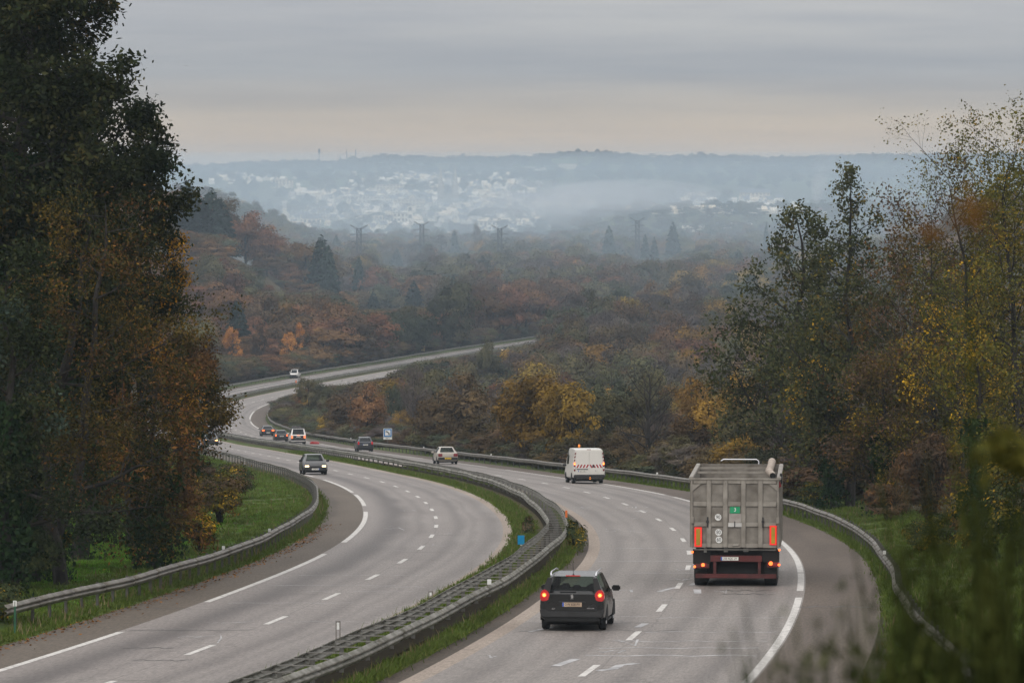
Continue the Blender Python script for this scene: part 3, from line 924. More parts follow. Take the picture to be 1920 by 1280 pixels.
# left side
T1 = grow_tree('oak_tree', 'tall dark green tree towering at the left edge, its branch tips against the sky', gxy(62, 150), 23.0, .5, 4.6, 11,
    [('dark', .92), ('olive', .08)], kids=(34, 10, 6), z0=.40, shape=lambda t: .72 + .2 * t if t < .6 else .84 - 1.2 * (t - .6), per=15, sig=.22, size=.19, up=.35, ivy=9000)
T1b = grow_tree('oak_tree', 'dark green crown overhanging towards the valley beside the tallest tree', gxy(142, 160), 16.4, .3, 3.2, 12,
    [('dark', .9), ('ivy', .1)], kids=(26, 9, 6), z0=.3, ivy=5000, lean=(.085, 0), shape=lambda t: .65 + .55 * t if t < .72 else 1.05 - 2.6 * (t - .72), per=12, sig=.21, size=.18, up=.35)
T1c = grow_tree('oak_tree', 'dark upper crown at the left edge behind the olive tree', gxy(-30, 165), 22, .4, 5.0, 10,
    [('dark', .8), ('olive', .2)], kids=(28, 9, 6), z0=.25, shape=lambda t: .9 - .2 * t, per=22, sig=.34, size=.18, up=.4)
T2 = grow_tree('hornbeam_tree', 'olive and golden leaved tree in front of the tall dark tree', gxy(120, 141), 12.2, .3, 4.6, 13,
    [('olive', .72), ('brown', .12), ('dark', .16)], kids=(20, 9, 5), z0=.24, shape=lambda t: 1 - .6 * t, per=15, sig=.26, size=.105, up=.2, stems=2)
T3 = grow_tree('hornbeam_tree', 'golden tipped tree at the outer edge of the dark trees', gxy(255, 172), 12.0, .28, 2.5, 14,
    [('dark', .62), ('gold', .18), ('olive', .2)], kids=(16, 8, 5), z0=.40, shape=lambda t: .9 - .35 * t, per=13, sig=.24, size=.14, up=.35, lean=(.02, 0))
T4 = grow_tree('holly_tree', 'grey green leafy tree cut by the left edge below the olive tree', gxy(10, 133), 9.6, .25, 2.7, 15,
    [('bluegreen', .25), ('dark', .75)], kids=(14, 8, 5), z0=.22, ivy=5000, shape=lambda t: 1 - .5 * t, per=14, sig=.24, size=.13, up=.4)
T5 = grow_tree('oak_tree', 'brown leaved oak on the left whose crown reaches towards the far bend', gxy(356, 205), 7.9, .2, 2.2, 16,
    [('olive', .6), ('brown', .4)], kids=(18, 9, 5), z0=.46, shape=lambda t: .95 - .35 * t, per=11, sig=.26, size=.14, up=.5, ivy=3200)
T6 = grow_tree('chestnut_tree', 'young chestnut with sparse rusty leaves and ivy wrapped trunk behind the left rail', gxy(285, 153), 7.2, .22, 2.3, 17,
    [('chestnut', .45), ('brown', .55)], kids=(13, 7, 4), z0=.22, shape=lambda t: 1 - .4 * t, per=5, sig=.22, size=.21, aspect=.35, up=.25, ivy=7000, thin=.75)
T7 = grow_tree('oak_tree', 'brown twiggy tree between the chestnut and the dark trees', gxy(205, 201), 9.6, .2, 3.6, 18,
    [('brown', .6), ('olive', .4)], kids=(14, 8, 4), z0=.15, shape=lambda t: 1 - .4 * t, per=10, sig=.28, size=.15, up=.3)
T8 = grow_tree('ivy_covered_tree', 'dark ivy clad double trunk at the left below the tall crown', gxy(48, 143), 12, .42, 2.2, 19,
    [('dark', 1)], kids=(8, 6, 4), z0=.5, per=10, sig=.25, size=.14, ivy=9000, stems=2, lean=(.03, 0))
bush('hedge_bush', 'dark hedge shading the far side of the small lawn', gxy(210, 193), 9.5, 5.0, 20, [('brown', .45), ('dark', .55)], 10000, .17, K=26, depth=3)
bush('hedge_bush', 'dark bushes under the tall trees at the left edge', gxy(20, 197), 9.5, 7.0, 21, [('dark', .6), ('olive', .4)], 11000, .17, K=26, depth=3)
bush('bramble_bush', 'low dark bramble mound between the lawn and the start of the left rail', gxy(28, 139), 3.4, 2.2, 22, [('bramble', 1)], 12000, .10, K=30, depth=4)
bush('bramble_bush', 'bramble patch swallowing the end of the left guard rail', gxy(-6, 121.0), 2.6, 1.15, 23, [('bramble', .9), ('moss', .1)], 8000, .08, K=24, depth=5)
bush('bramble_bush', 'yellowish shrub beside the tall trunk and the lawn', gxy(105, 153), 1.7, 3.0, 24, [('moss', .45), ('olive', .55)], 4200, .11, K=16)
bush('thicket_bush', 'brown thicket on the grass bank inside the left bend', gxy(412, 200), 3.0, 2.5, 25, [('thicket', .4), ('olive', .35), ('moss', .25)], 7500, .12, K=22, depth=5)
bush('thicket_bush', 'green brown scrub running up the bank towards the oncoming cars', gxy(440, 240), 2.7, 2.1, 26, [('bramble', .6), ('moss', .2), ('thicket', .2)], 6000, .12, K=20, depth=7)
bush('thicket_bush', 'small yellow leaved shrub behind the left rail', gxy(375, 166), 1.7, 1.6, 27, [('yellow', .2), ('moss', .5), ('bramble', .3)], 2600, .11, K=14)
bush('thicket_bush', 'rusty undergrowth at the foot of the ivy wrapped chestnut', gxy(330, 173), 2.6, 3.0, 28, [('brown', .8), ('chestnut', .2)], 4600, .13, K=20)
bush('thicket_bush', 'brown scrub in front of the leafy oak near the far end of the bank', gxy(372, 255), 2.6, 1.9, 29, [('thicket', .5), ('bramble', .5)], 4500, .16, K=18)

# right side: everything stands behind the guard rail
def behind(px, off):
    """where the line of sight of column px first lies off metres right of the dashed line"""
    Y = np.linspace(95, 420, 2000)
    f_ = (px - 960) * Y / F - roadx(Y) - off
    i = int(np.argmax((f_[1:] > 0) & (Y[1:] > 100)))
    return gxy(px, float(Y[i + 1]))
def rtree(name, label, px, off, top, r0, spread, seed, leaves, **k):
    p_ = behind(px, off)
    h = CZ - (top - YH) * p_.y / F - p_.z
    sc_ = p_.y / 180.
    return grow_tree(name, label, p_, h, r0 * sc_, spread * sc_, seed, leaves, sig=k.pop('sig', .24) * sc_, size=k.pop('size', .15) * sc_, **k)
cone = lambda t: 1.05 - .93 * t
R1 = rtree('alder_tree', 'dark green alder with a bushy crown left of the taller alder', 1500, 10.6, 388, .20, 5.0, 31,
    [('alder', .85), ('olive', .15)], kids=(30, 11, 6), z0=.08, shape=cone, per=6, sig=.2, size=.155, up=.42)
R2 = rtree('alder_tree', 'slender alder with the tallest pointed top right of the lorry', 1592, 10.2, 322, .18, 4.3, 32,
    [('alder', .85), ('moss', .15)], kids=(34, 10, 6), z0=.12, shape=cone, per=5, sig=.18, size=.15, up=.5)
R3 = rtree('willow_tree', 'tall open tree with sparse greenish leaves at the right edge', 1905, 13, 285, .18, 4.4, 33,
    [('sparse', .75), ('moss', .25)], kids=(26, 10, 6), z0=.2, lean=(-.02, 0), shape=lambda t: 1.0 - .4 * t, per=4, sig=.22, size=.125, up=.6, thin=.95)
R4 = rtree('bare_tree', 'nearly bare tree leaning with thin twigs against the far hill', 1872, 12.5, 330, .16, 4.8, 34,
    [('brown', .4), ('sparse', .6)], kids=(26, 10, 6), z0=.25, lean=(-.13, 0), shape=lambda t: 1.0 - .4 * t, per=3, sig=.2, size=.11, up=.55, thin=.6)
R14 = rtree('bare_tree', 'brown twigged bushy tree top right of the slender alder', 1745, 13, 400, .14, 4.0, 44,
    [('olive', .5), ('thicket', .5)], kids=(24, 10, 6), z0=.15, shape=lambda t: 1.0 - .5 * t, per=4, sig=.22, size=.13, up=.5, thin=.9)
R15 = rtree('willow_tree', 'greenish twiggy tree filling the right edge below the tall open one', 1875, 16, 370, .15, 4.4, 45,
    [('sparse', .4), ('olive', .4), ('moss', .2)], kids=(26, 10, 6), z0=.1, shape=lambda t: 1.0 - .4 * t, per=5, sig=.24, size=.13, up=.5, thin=.95)
R5 = rtree('maple_tree', 'yellow leaved maple glowing in the middle of the right thicket', 1800, 13.5, 570, .14, 3.2, 35,
    [('moss', .68), ('yellow', .32)], kids=(16, 9, 5), z0=.3, shape=lambda t: 1 - .4 * t, per=5, sig=.24, size=.14, up=.4, thin=.7)
R6 = rtree('maple_tree', 'small maple with bright yellow leaves at the foot of the alders', 1548, 9.6, 700, .10, 2.0, 36,
    [('yellow', .5), ('moss', .5)], kids=(11, 6, 4), z0=.35, shape=lambda t: 1 - .3 * t, per=4, sig=.24, size=.16, up=.4, thin=.6)
R7 = rtree('hawthorn_tree', 'dense olive green tree behind the right guard rail', 1655, 10.2, 690, .16, 2.4, 37,
    [('olive', .55), ('thicket', .25), ('moss', .2)], kids=(20, 9, 5), z0=.08, shape=lambda t: 1 - .45 * t, per=9, sig=.22, size=.115, up=.35, ivy=2600)
R8 = rtree('alder_tree', 'ivy covered dark trunk directly right of the lorry', 1562, 9.4, 720, .14, 1.5, 38,
    [('alder', 1)], kids=(11, 7, 4), z0=.3, per=9, sig=.24, size=.15, ivy=5200)
R9 = rtree('bare_tree', 'bare grey twigged tree between the alders and the yellow maple', 1690, 12, 480, .13, 3.4, 39,
    [('alder', .4), ('brown', .6)], kids=(22, 9, 6), z0=.15, shape=lambda t: 1 - .5 * t, per=3, sig=.18, size=.13, up=.5, thin=.6, bark=BARK_PALE)
R10 = rtree('ivy_covered_tree', 'ivy clad leaning trunk in the thicket at the right edge', 1850, 10.2, 620, .16, 2.3, 40,
    [('moss', .6), ('sparse', .4)], kids=(11, 7, 4), z0=.4, lean=(-.04, 0), per=5, sig=.26, size=.14, ivy=5200)
R11 = rtree('hawthorn_tree', 'dark mossy tree filling the gap behind the maple', 1745, 19, 500, .16, 3.8, 41,
    [('alder', .5), ('olive', .5)], kids=(20, 9, 5), z0=.08, shape=lambda t: 1 - .5 * t, per=8, sig=.28, size=.15, up=.4)
R12 = rtree('hawthorn_tree', 'greenish brown tree at the far right edge of the thicket', 1935, 14, 400, .18, 3.6, 42,
    [('sparse', .4), ('moss', .3), ('alder', .3)], kids=(20, 9, 5), z0=.08, shape=lambda t: 1 - .4 * t, per=6, sig=.26, size=.14, up=.45)
R13 = rtree('hawthorn_tree', 'low dark green tree closing the foot of the alders', 1610, 12.5, 640, .14, 3.2, 43,
    [('alder', .6), ('olive', .4)], kids=(18, 8, 5), z0=.05, shape=lambda t: 1 - .5 * t, per=8, sig=.28, size=.15, up=.35)
bush('thicket_bush', 'reddish brown thicket with dead stems behind the right rail', behind(1745, 10.4), 4.0, 4.4, 51, [('thicket', .7), ('brown', .3)], 8000, .22, K=26, depth=3, aspect=.2, twig=True, stems=30)
bush('thicket_bush', 'rusty leaved scrub low beside the ivy trunk on the right', behind(1835, 10), 2.6, 3.0, 52, [('brown', .5), ('moss', .5)], 4600, .12, K=20)
bush('thicket_bush', 'dark green scrub at the right edge under the maple', behind(1910, 11), 3.4, 4.0, 53, [('bramble', .6), ('moss', .4)], 6000, .12, K=22)
bush('bramble_bush', 'green bramble bank behind the rail right of the lorry', behind(1535, 8.9), 3.2, 1.5, 54, [('bramble', .8), ('moss', .2)], 5600, .11, K=22, depth=5)
bush('bramble_bush', 'yellow flecked brambles over the right verge posts', behind(1728, 8.7), 1.5, 1.2, 55, [('moss', .45), ('bramble', .55)], 4600, .08, K=22, depth=6)
bush('thicket_bush', 'brown leafless brush at the foot of the olive tree', behind(1665, 9.8), 2.6, 1.8, 57, [('thicket', .6), ('brown', .4)], 4200, .2, K=20, aspect=.2, twig=True, stems=20)
bush('bramble_bush', 'brambles under the reddish thicket on the right', behind(1775, 9.3), 2.4, 1.6, 56, [('bramble', .6), ('moss', .4)], 5200, .09, K=22, depth=4)
bush('bramble_bush', 'leafy weeds spilling from the median over the gutter beside the black car', road_pt(-4.35, 171), 1.0, .95, 58, [('bramble', .8), ('moss', .2)], 4200, .075, K=24, depth=13)
bush('bramble_bush', 'dark green clump of weeds inside the ladder barrier bend', road_pt(-6.35, 186), .7, .6, 59, [('bramble', .7), ('thicket', .3)], 2200, .07, K=16, depth=12)

# blurred broom close to the photographer at the lower right
rng = np.random.default_rng(77)
def broom(name, label, loc, n, spread, h0, h1, seed, leaf_n, lean=(0, 0), mk='broom'):
    rg_ = np.random.default_rng(seed)
    r = empty(name, loc)
    tag(r, label, 'shrub')
    b = MB(); tips_ = []
    for k in range(n):
        a_ = rg_.uniform(0, 6.283); rr_ = spread * math.sqrt(rg_.uniform(0, 1)); h = rg_.uniform(h0, h1)
        e = Vector((math.cos(a_) * rr_ + lean[0] * h, math.sin(a_) * rr_ * .6, h))
        mid = e * .5 + Vector((-e.x * .22, -e.y * .22, .05 * h))
        b.tube([(rg_.normal(0, .05), rg_.normal(0, .05), -.15), mid, e], [.005, .004, .0015], 3, False)
        for q in range(6):
            t = .35 + .65 * q / 6
            pp = mid.lerp(e, max(0, 2 * t - 1)) if t > .5 else Vector((0, 0, 0)).lerp(mid, 2 * t)
            tw = Vector((rg_.normal(0, .05), rg_.normal(0, .05), rg_.uniform(.08, .2)))
            b.tube([pp, pp + tw], [.003, .001], 3, False)
            tips_.append((pp + tw * .6)[:])
    b.build('stems', LM[mk], r)
    tips_ = np.array(tips_)
    if leaf_n:
        C = np.repeat(tips_, leaf_n, 0) + rg_.normal(0, .03, (len(tips_) * leaf_n, 3))
        link('foliage', leaf_mesh('foliage', C, rg_.normal(size=C.shape), .024, .3, rg_, np.tile([0, 0, 1.], (len(C), 1))), LM[mk], r)
    return r
def near_at(px, py, Y):
    p_ = at(px, py, Y); p_.z = float(ground(p_.x, p_.y)); return p_
broom('broom_shrub', 'out of focus dark broom filling the lower right corner', near_at(1885, 1200, 7.0), 180, .25, 1.45, 1.98, 61, 7)
broom('broom_shrub', 'blurred dark broom stems left of the corner shrub', near_at(1790, 1250, 6.6), 38, .15, 1.45, 1.84, 62, 6)
broom('broom_shrub', 'low blurred sprigs reaching left over the hard shoulder', near_at(1690, 1290, 6.0), 44, .17, 1.64, 1.84, 63, 16, lean=(-.05, 0))
def stalk(name, label, px, py, Y, heads, mk, size):
    """a tall weed close to the camera with leaves or seed heads round its tip"""
    base = near_at(px, py, Y)
    r = empty(name, base); tag(r, label, 'weed')
    rg_ = np.random.default_rng(int(px))
    top = at(px, py, Y) - base
    b = MB().tube([(0, .0, -.1), top * .5 + Vector((.03, 0, 0)), top], [.004, .003, .0015], 4)
    C = []
    for hx, hy, rr_, n_ in heads:
        c = at(hx, hy, Y) - base
        b.tube([top * .8, c], [.002, .001], 3, False)
        C.append(np.array(c[:]) + rg_.normal(0, rr_, (n_, 3)))
    b.build('stem', LM['broom'], r)
    C = np.concatenate(C)
    link('foliage', leaf_mesh('foliage', C, rg_.normal(size=C.shape), size, .4, rg_), LM[mk], r)
stalk('seed_stalk', 'out of focus brown seed heads on a tall stalk before the right trees', 1815, 410, 6.5, [(1820, 405, .017, 260), (1745, 432, .014, 110), (1700, 425, .013, 60)], 'seed', .009)
stalk('leafy_stalk', 'blurred bright green leaves of a near weed at the right edge', 1890, 850, 6.0, [(1880, 830, .014, 34), (1915, 865, .014, 44), (1840, 845, .014, 16)], 'sparse', .034)
# ---------------------------------------------------------------- trees of the valley, placed one by one
rng = np.random.default_rng(404)
occupied = []
SPECIALS = []
def special(key, px, py_base, Y, w, h, label, name='tree', group=None):
    X = (px - 960) * Y / F
    z = float(ground(X, Y))
    occupied.append((X, Y, w * .5))
    return put_tree(key, (X, Y, z), w, h, rng, name, label, group)
def special_top(key, px, py_top, Y, w, label, name='tree', group=None, hmin=3.0):
    """tree whose top reaches a given height above its own ground; it never stands on the road side of the rail"""
    while -5 < (px - 960) * Y / F - float(roadx(min(Y, 1500))) < 9.2 and Y < 1200:
        Y += 2.0
    X = (px - 960) * Y / F
    z = float(ground(X, Y))
    h = max(hmin, CZ - (py_top - YH) * Y / F - z)
    occupied.append((X, Y, w * .45)); SPECIALS.append((px, py_top, Y, w, h))
    return put_tree(key, (X, Y, z), w, h, rng, name, label, group)
SP = [  # kind, px, top row, distance, width, label
 ('ochre', 1010, 686, 345, 7.4, 'tall ochre yellow willow in the valley left of the white van'),
 ('ochre', 965, 722, 352, 5.5, 'ochre tree touching the left side of the big golden willow'),
 ('ochre', 1070, 700, 340, 5.5, 'golden crown directly above the white van'),
 ('ochre', 1045, 745, 322, 5.0, 'round ochre shrub tree in front of the big golden willow'),
 ('brown', 870, 698, 420, 7.5, 'dark brown domed tree left of the golden willow'),
 ('brown', 820, 730, 440, 6.0, 'dark brown round tree above the phone sign side of the road'),
 ('rust', 690, 712, 520, 5.5, 'rust coloured round tree behind the dark hatchback'),
 ('brown', 640, 735, 560, 5.5, 'brown round shrub tree above the white loaded people carrier'),
 ('ochre', 756, 765, 560, 4.4, 'small orange brown tree behind the phone sign'),
 ('green', 800, 772, 452, 3.4, 'green rounded shrub tree right of the phone sign'),
 ('brown', 690, 768, 540, 4.5, 'brown shrubby tree behind the rail left of the phone sign'),
 ('olive', 577, 698, 655, 4.2, 'thin olive tree standing before the far carriageway'),
 ('grey', 775, 672, 560, 5.5, 'grey purple leafless tree in front of the far motorway'),
 ('olive', 800, 672, 620, 7.0, 'olive green tree crown under the far motorway'),
 ('green', 745, 695, 610, 3.6, 'small dark green tree at the edge of the far carriageway'),
 ('olive', 915, 640, 870, 6.0, 'olive round tree hiding part of the far carriageway'),
 ('grey', 860, 690, 560, 6.0, 'grey leafless crown between olive and dark brown trees'),
 ('olive', 870, 665, 760, 6.0, 'olive tree just below the far bend of the motorway'),
 ('green', 1150, 678, 420, 6.0, 'dark green oak right of the golden willow'),
 ('olive', 1125, 735, 365, 5.0, 'olive grey willow right of the white van'),
 ('olive', 1180, 725, 380, 5.5, 'pale olive round crown behind the bare roadside tree'),
 ('ochre', 1300, 690, 410, 5.0, 'orange brown tree between bare tree and alders'),
 ('ochre', 1385, 682, 400, 5.0, 'ochre crown left of the alders'),
 ('ochre', 1330, 735, 330, 4.5, 'ochre brown tree behind the lorry'),
 ('brown', 1290, 770, 315, 4.2, 'brown tree over the guard rail left of the lorry'),
 ('olive', 1400, 745, 300, 5.0, 'olive tree right behind the lorry roof'),
 ('grey', 1440, 700, 330, 5.0, 'grey twiggy tree beside the alders'),
 ('brown', 1180, 795, 300, 3.6, 'low brown thicket tree by the bare roadside tree'),
 ('olive', 1270, 815, 285, 3.4, 'low olive scrub tree left of the lorry top'),
 ('brown', 1120, 800, 318, 3.4, 'low brown scrub tree right of the white van'),
 ('ochre', 1380, 810, 262, 3.4, 'yellowish brown scrub tree above the lorry'),
 ('green', 1450, 815, 250, 3.4, 'green scrub tree right above the lorry'),
 ('brown', 900, 770, 370, 4.6, 'brown shrubby tree behind the beige saloon'),
 ('green', 860, 800, 375, 3.2, 'low green shrub tree behind the beige saloon'),
 ('brown', 950, 790, 350, 4.0, 'brown scrub tree at the foot of the golden willow'),
 ('brown', 830, 790, 405, 3.8, 'brown scrub tree left of the beige saloon'),
 ('ochre', 620, 770, 590, 4.5, 'brown orange scrub behind the white loaded people carrier'),
 ('green', 590, 752, 640, 4.5, 'dark green scrub tree inside the far bend'),
 ('grey', 1240, 760, 340, 4.2, 'grey leafless scrub tree by the bare roadside tree'),
 ('green', 1190, 655, 620, 7.5, 'grey green round tree in the valley'),
 ('olive', 1225, 690, 520, 6.5, 'olive round tree in front of the grey green one'),
 ('orange', 437, 606, 960, 5.0, 'bright orange tree left of the far roadside trees'),
 ('brown', 487, 612, 985, 5.0, 'tall brown topped tree between the two bright orange trees'),
 ('orange', 540, 616, 975, 4.6, 'light orange tree above the small white van'),
 ('orange', 562, 598, 1020, 3.0, 'small orange tree top right of the light orange one'),
 ('conifer', 445, 560, 1060, 8.0, 'dark conifer behind the bright orange tree'),
 ('conifer', 350, 340, 1310, 13, 'tallest dark conifer on the left hilltop'),
 ('conifer', 396, 352, 1320, 13, 'broad dark conifer right on the hilltop'),
 ('conifer', 372, 365, 1300, 12, 'dark conifer in the middle of the hilltop group'),
 ('conifer', 415, 372, 1325, 11, 'dark conifer at the right end of the hilltop group'),
 ('conifer', 602, 440, 1330, 11, 'dark pine standing on the hill shoulder'),
 ('conifer', 616, 462, 1320, 9, 'dark pine close beside the shoulder pine'),
 ('conifer', 673, 478, 1480, 6.5, 'tall dark spruce below the first pylon'),
 ('conifer', 776, 525, 1400, 8.5, 'dark spruce in the valley wood below the second pylon'),
 ('conifer', 700, 545, 1380, 6, 'small dark conifer left of the valley spruce'),
 ('conifer', 744, 465, 2250, 9, 'dark conifer in the hazy wood below the second pylon'),
 ('conifer', 1142, 424, 2500, 11, 'rounded dark conifer in the haze'),
 ('conifer', 1262, 417, 2500, 12, 'tall dark cypress like tree in the haze'),
 ('conifer', 1210, 440, 2350, 7, 'left one of two small dark conifers in the haze'),
 ('conifer', 1227, 445, 2350, 7, 'right one of two small dark conifers in the haze'),
 ('conifer', 1437, 417, 2700, 6, 'small dark conifer near the hazy farm'),
 ('conifer', 852, 430, 2600, 9, 'dark hazy conifer right of the bare tree near town'),
 ('rust', 405, 450, 1230, 14, 'large rust red crown near the top of the left hillside'),
 ('rust', 345, 455, 1210, 12, 'rust crown at the left end of the hillside'),
 ('rust', 405, 540, 1120, 9, 'rust dome in the middle of the hillside'),
 ('rust', 560, 520, 1290, 13, 'red brown crown on the hill shoulder'),
 ('rust', 500, 470, 1330, 13, 'red brown crown below the ridge'),
 ('rust', 545, 495, 1330, 10, 'reddish crown on the sloping hill edge'),
]
for key, px, top, Y, w, lab in SP:
    special_top(key, px, top, Y, w, lab, {'conifer': 'conifer_tree', 'grey': 'bare_tree'}.get(key, 'broadleaf_tree'))
grow_tree('bare_tree', 'leafless dark tree standing alone behind the rail between van and lorry', gxy(1216, 306), 7.3, .22, 3.7, 91, [('brown', 1)], kids=(26, 9, 5), z0=.12,
          shape=lambda t: 1 - .45 * t, per=1, thin=.05, size=.1, up=.75)
for i_, (px, Y, h, lab) in enumerate(((825, 2500, 16, 'large bare tree in the haze before the town'), (1095, 2450, 14, 'bare tree top rising from the hazy wood in the middle'), (895, 2600, 21, 'tall narrow bare poplar in the haze'))):
    k_ = 'grey'
    special(k_, px, 0, Y, h * (.35 if 'narrow' in lab else 1.1), h * 1.35, lab, 'bare_tree')

# ---------------------------------------------------------------- the wood: candidates on a jittered grid
rng = np.random.default_rng(2024)
cand = []
Y = 300.
while Y < 3350:
    sp = np.interp(Y, [300, 800, 1500, 2500, 3400], [4.8, 7.2, 10.2, 13, 17])
    half = 985 / F * Y + 14
    for X in np.arange(-half, half, sp):
        x, y = X + rng.uniform(-.45, .45) * sp, Y + rng.uniform(-.45, .45) * sp
        d = x - float(roadx(min(y, 1500)))
        if y < 1440 and -20.5 < d < 11.5:
            continue
        if y < 900 and d <= -20.5 and not (y > 560 and d < -24):
            continue
        if y < 470 and d < 12.5:
            continue
        cand.append((x, y))
    Y += sp
cand = np.array(cand)
cz_ = ground(cand[:, 0], cand[:, 1])
n = len(cand)
patch = (np.sin(cand[:, 0] * .050 + 1.3 * np.sin(cand[:, 1] * .011)) + np.sin(cand[:, 1] * .019 + cand[:, 0] * .021 + 2)) * .25 + .5
u1 = np.clip(patch + rng.normal(0, .22, n), 0, 1)
hillside = (cand[:, 1] > 850) & (cand[:, 1] < 1500) & (cand[:, 0] - roadx(np.minimum(cand[:, 1], 1500)) < -20)
names_v = np.array(['green', 'olive', 'green', 'grey', 'brown', 'grey', 'olive', 'brown', 'ochre', 'rust'])
names_h = np.array(['green', 'olive', 'brown', 'rust', 'olive', 'rust', 'brown', 'rust', 'rust', 'rust'])
ki = np.minimum((u1 * 10).astype(int), 9)
kinds = np.where(hillside, names_h[ki], names_v[ki])
ran = rng.uniform(size=n)
kinds = np.where((ran < .006) & (cand[:, 1] > 800), 'conifer', kinds)
kinds = np.where((ran > .965) & (cand[:, 1] < 1500) & ~hillside, 'ochre', kinds)
base_h = np.interp(cand[:, 1], [300, 600, 1000, 1600, 3000], [5.5, 9.2, 12.8, 14.5, 14])
hh = base_h * rng.uniform(.6, 1.35, n)
ww = np.interp(cand[:, 1], [300, 800, 1500, 3000], [5.5, 9.4, 14, 17.5]) * rng.uniform(.7, 1.4, n)
ww = np.where(kinds == 'conifer', ww * .8, ww); hh = np.where(kinds == 'conifer', hh * 1.35, hh)
# the far carriageway stays open to view: nearer trees do not grow above this line of sight
LIM = ([380, 430, 480, 545, 575, 610, 640, 700, 745, 780, 850, 895, 935, 990, 1030, 1060], [770, 770, 752, 748, 728, 716, 722, 712, 700, 678, 668, 662, 655, 648, 640, 560])
px = 960 + F * cand[:, 0] / cand[:, 1]
dd = cand[:, 0] - roadx(np.minimum(cand[:, 1], 1500))
limz = CZ - (np.interp(px, *LIM) - YH) * cand[:, 1] / F
infront = (dd > 0) & (cand[:, 1] < 1350) & (px < 1060)
hmax = np.where(infront, limz - cz_, 99)
ok = hmax > 2.6
hh = np.minimum(hh, hmax)
ww = np.where(infront, np.minimum(ww, hh * 1.4), ww)
# open ground for the view of individually placed trees
for ox, oy, orad in occupied:
    ok &= ~((np.abs(cand[:, 1] - oy) < orad * 1.6) & (np.abs(cand[:, 0] - ox) < orad * .8))
# nothing in front of them grows over their upper two thirds
for spx, stop, sY, sw, sh_ in SPECIALS:
    hp = sh_ * F / sY; wp = sw * F / sY
    m_ = (cand[:, 1] < sY) & (cand[:, 1] > sY * .55) & (np.abs(px - spx) < wp * .5 + ww * .42 * F / cand[:, 1])
    zl = CZ - (stop + hp * .62 - YH) * cand[:, 1] / F - cz_
    hh = np.where(m_, np.minimum(hh, zl), hh)
ok &= hh > 1.6
ok &= ~((cand[:, 1] < 486) & (np.abs(px - 727) < 14 + ww * .7 * F / cand[:, 1]))            # the phone sign stands clear
# near the rail on the right the scrub is low
nearrail = (dd > 0) & (dd < 18) & (cand[:, 1] < 700)
hh = np.where(nearrail, np.minimum(hh, rng.uniform(2.6, 4.8, n)), hh); ww = np.where(nearrail, np.minimum(ww, 4.6), ww)
sel = np.where(ok)[0]
order = sel[np.argsort(cand[sel, 1])]
hor = np.full(1920, 2000.)
vis = np.zeros(n)
for i in order:
    y_ = cand[i, 1]; s_ = F / y_
    a_, b_ = int(max(0, px[i] - ww[i] * .5 * s_)), int(min(1920, px[i] + ww[i] * .5 * s_))
    if b_ <= a_ + 1:
        continue
    top = YH + (CZ - cz_[i] - hh[i]) * s_
    bot = top + hh[i] * s_
    seg = hor[a_:b_]
    vis[i] = np.maximum(np.minimum(seg, bot) - top, 0).sum()
    # crowns let some of what is behind show
    arch = top + hh[i] * s_ * .30 * ((np.arange(a_, b_) - px[i]) / (ww[i] * .5 * s_)) ** 2
    hor[a_:b_] = np.minimum(seg, arch + 3)
seen = [i for i in order if vis[i] > 6]
big = sorted([i for i in seen if 330 < px[i] < 1500], key=lambda i: -vis[i])[:235]
bigset = set(big)
LMK = [('first pylon', 673, 450), ('second pylon', 791, 440), ('third pylon', 937, 450), ('rightmost pylon', 1195, 430), ('hilltop conifers', 385, 390), ('shoulder pine', 605, 470), ('bright orange tree', 437, 640), ('light orange tree', 545, 640),
       ('small white van', 551, 702), ('yellow road sign', 793, 653), ('grey sign back', 580, 680), ('golden willow', 1010, 740), ('phone sign', 727, 811), ('beige saloon', 838, 856), ('white works van', 1100, 870), ('lone bare tree', 1215, 800), ('lorry roof', 1380, 870),
       ('first alder', 1480, 560), ('people carrier', 558, 815), ('dark hatchback', 682, 834), ('emergency call post', 513, 760), ('motorway vanishing point', 985, 642), ('valley spruce', 776, 560), ('grey green valley tree', 1190, 690), ('dark brown dome', 870, 740), ('olive roadside tree', 577, 720),
       ('hazy cypress', 1262, 440), ('round hazy conifer', 1142, 440), ('rust dome', 405, 560), ('red hill shoulder', 560, 530), ('orange brown roadside tree', 1300, 720), ('first rust crown', 405, 470)]
TOWNM = [('cathedral', 840, 370), ('stepped white block', 755, 420), ('long apartment block', 690, 387), ('school like building', 990, 385), ('gabled barn', 585, 428), ('small church', 534, 405), ('spur block', 530, 350), ('factory hall', 780, 447), ('high pale block', 1065, 315), ('low slope block', 1003, 318),
         ('white hall', 930, 430), ('cream terrace', 740, 358), ('cream hall', 690, 413), ('cream apartment block', 1305, 374), ('manor block', 1415, 376), ('low white block', 1375, 431), ('white house row', 1300, 434), ('pale long block', 766, 390), ('smoke column', 1530, 370), ('ridge masts', 650, 295)]
used_labels = {}
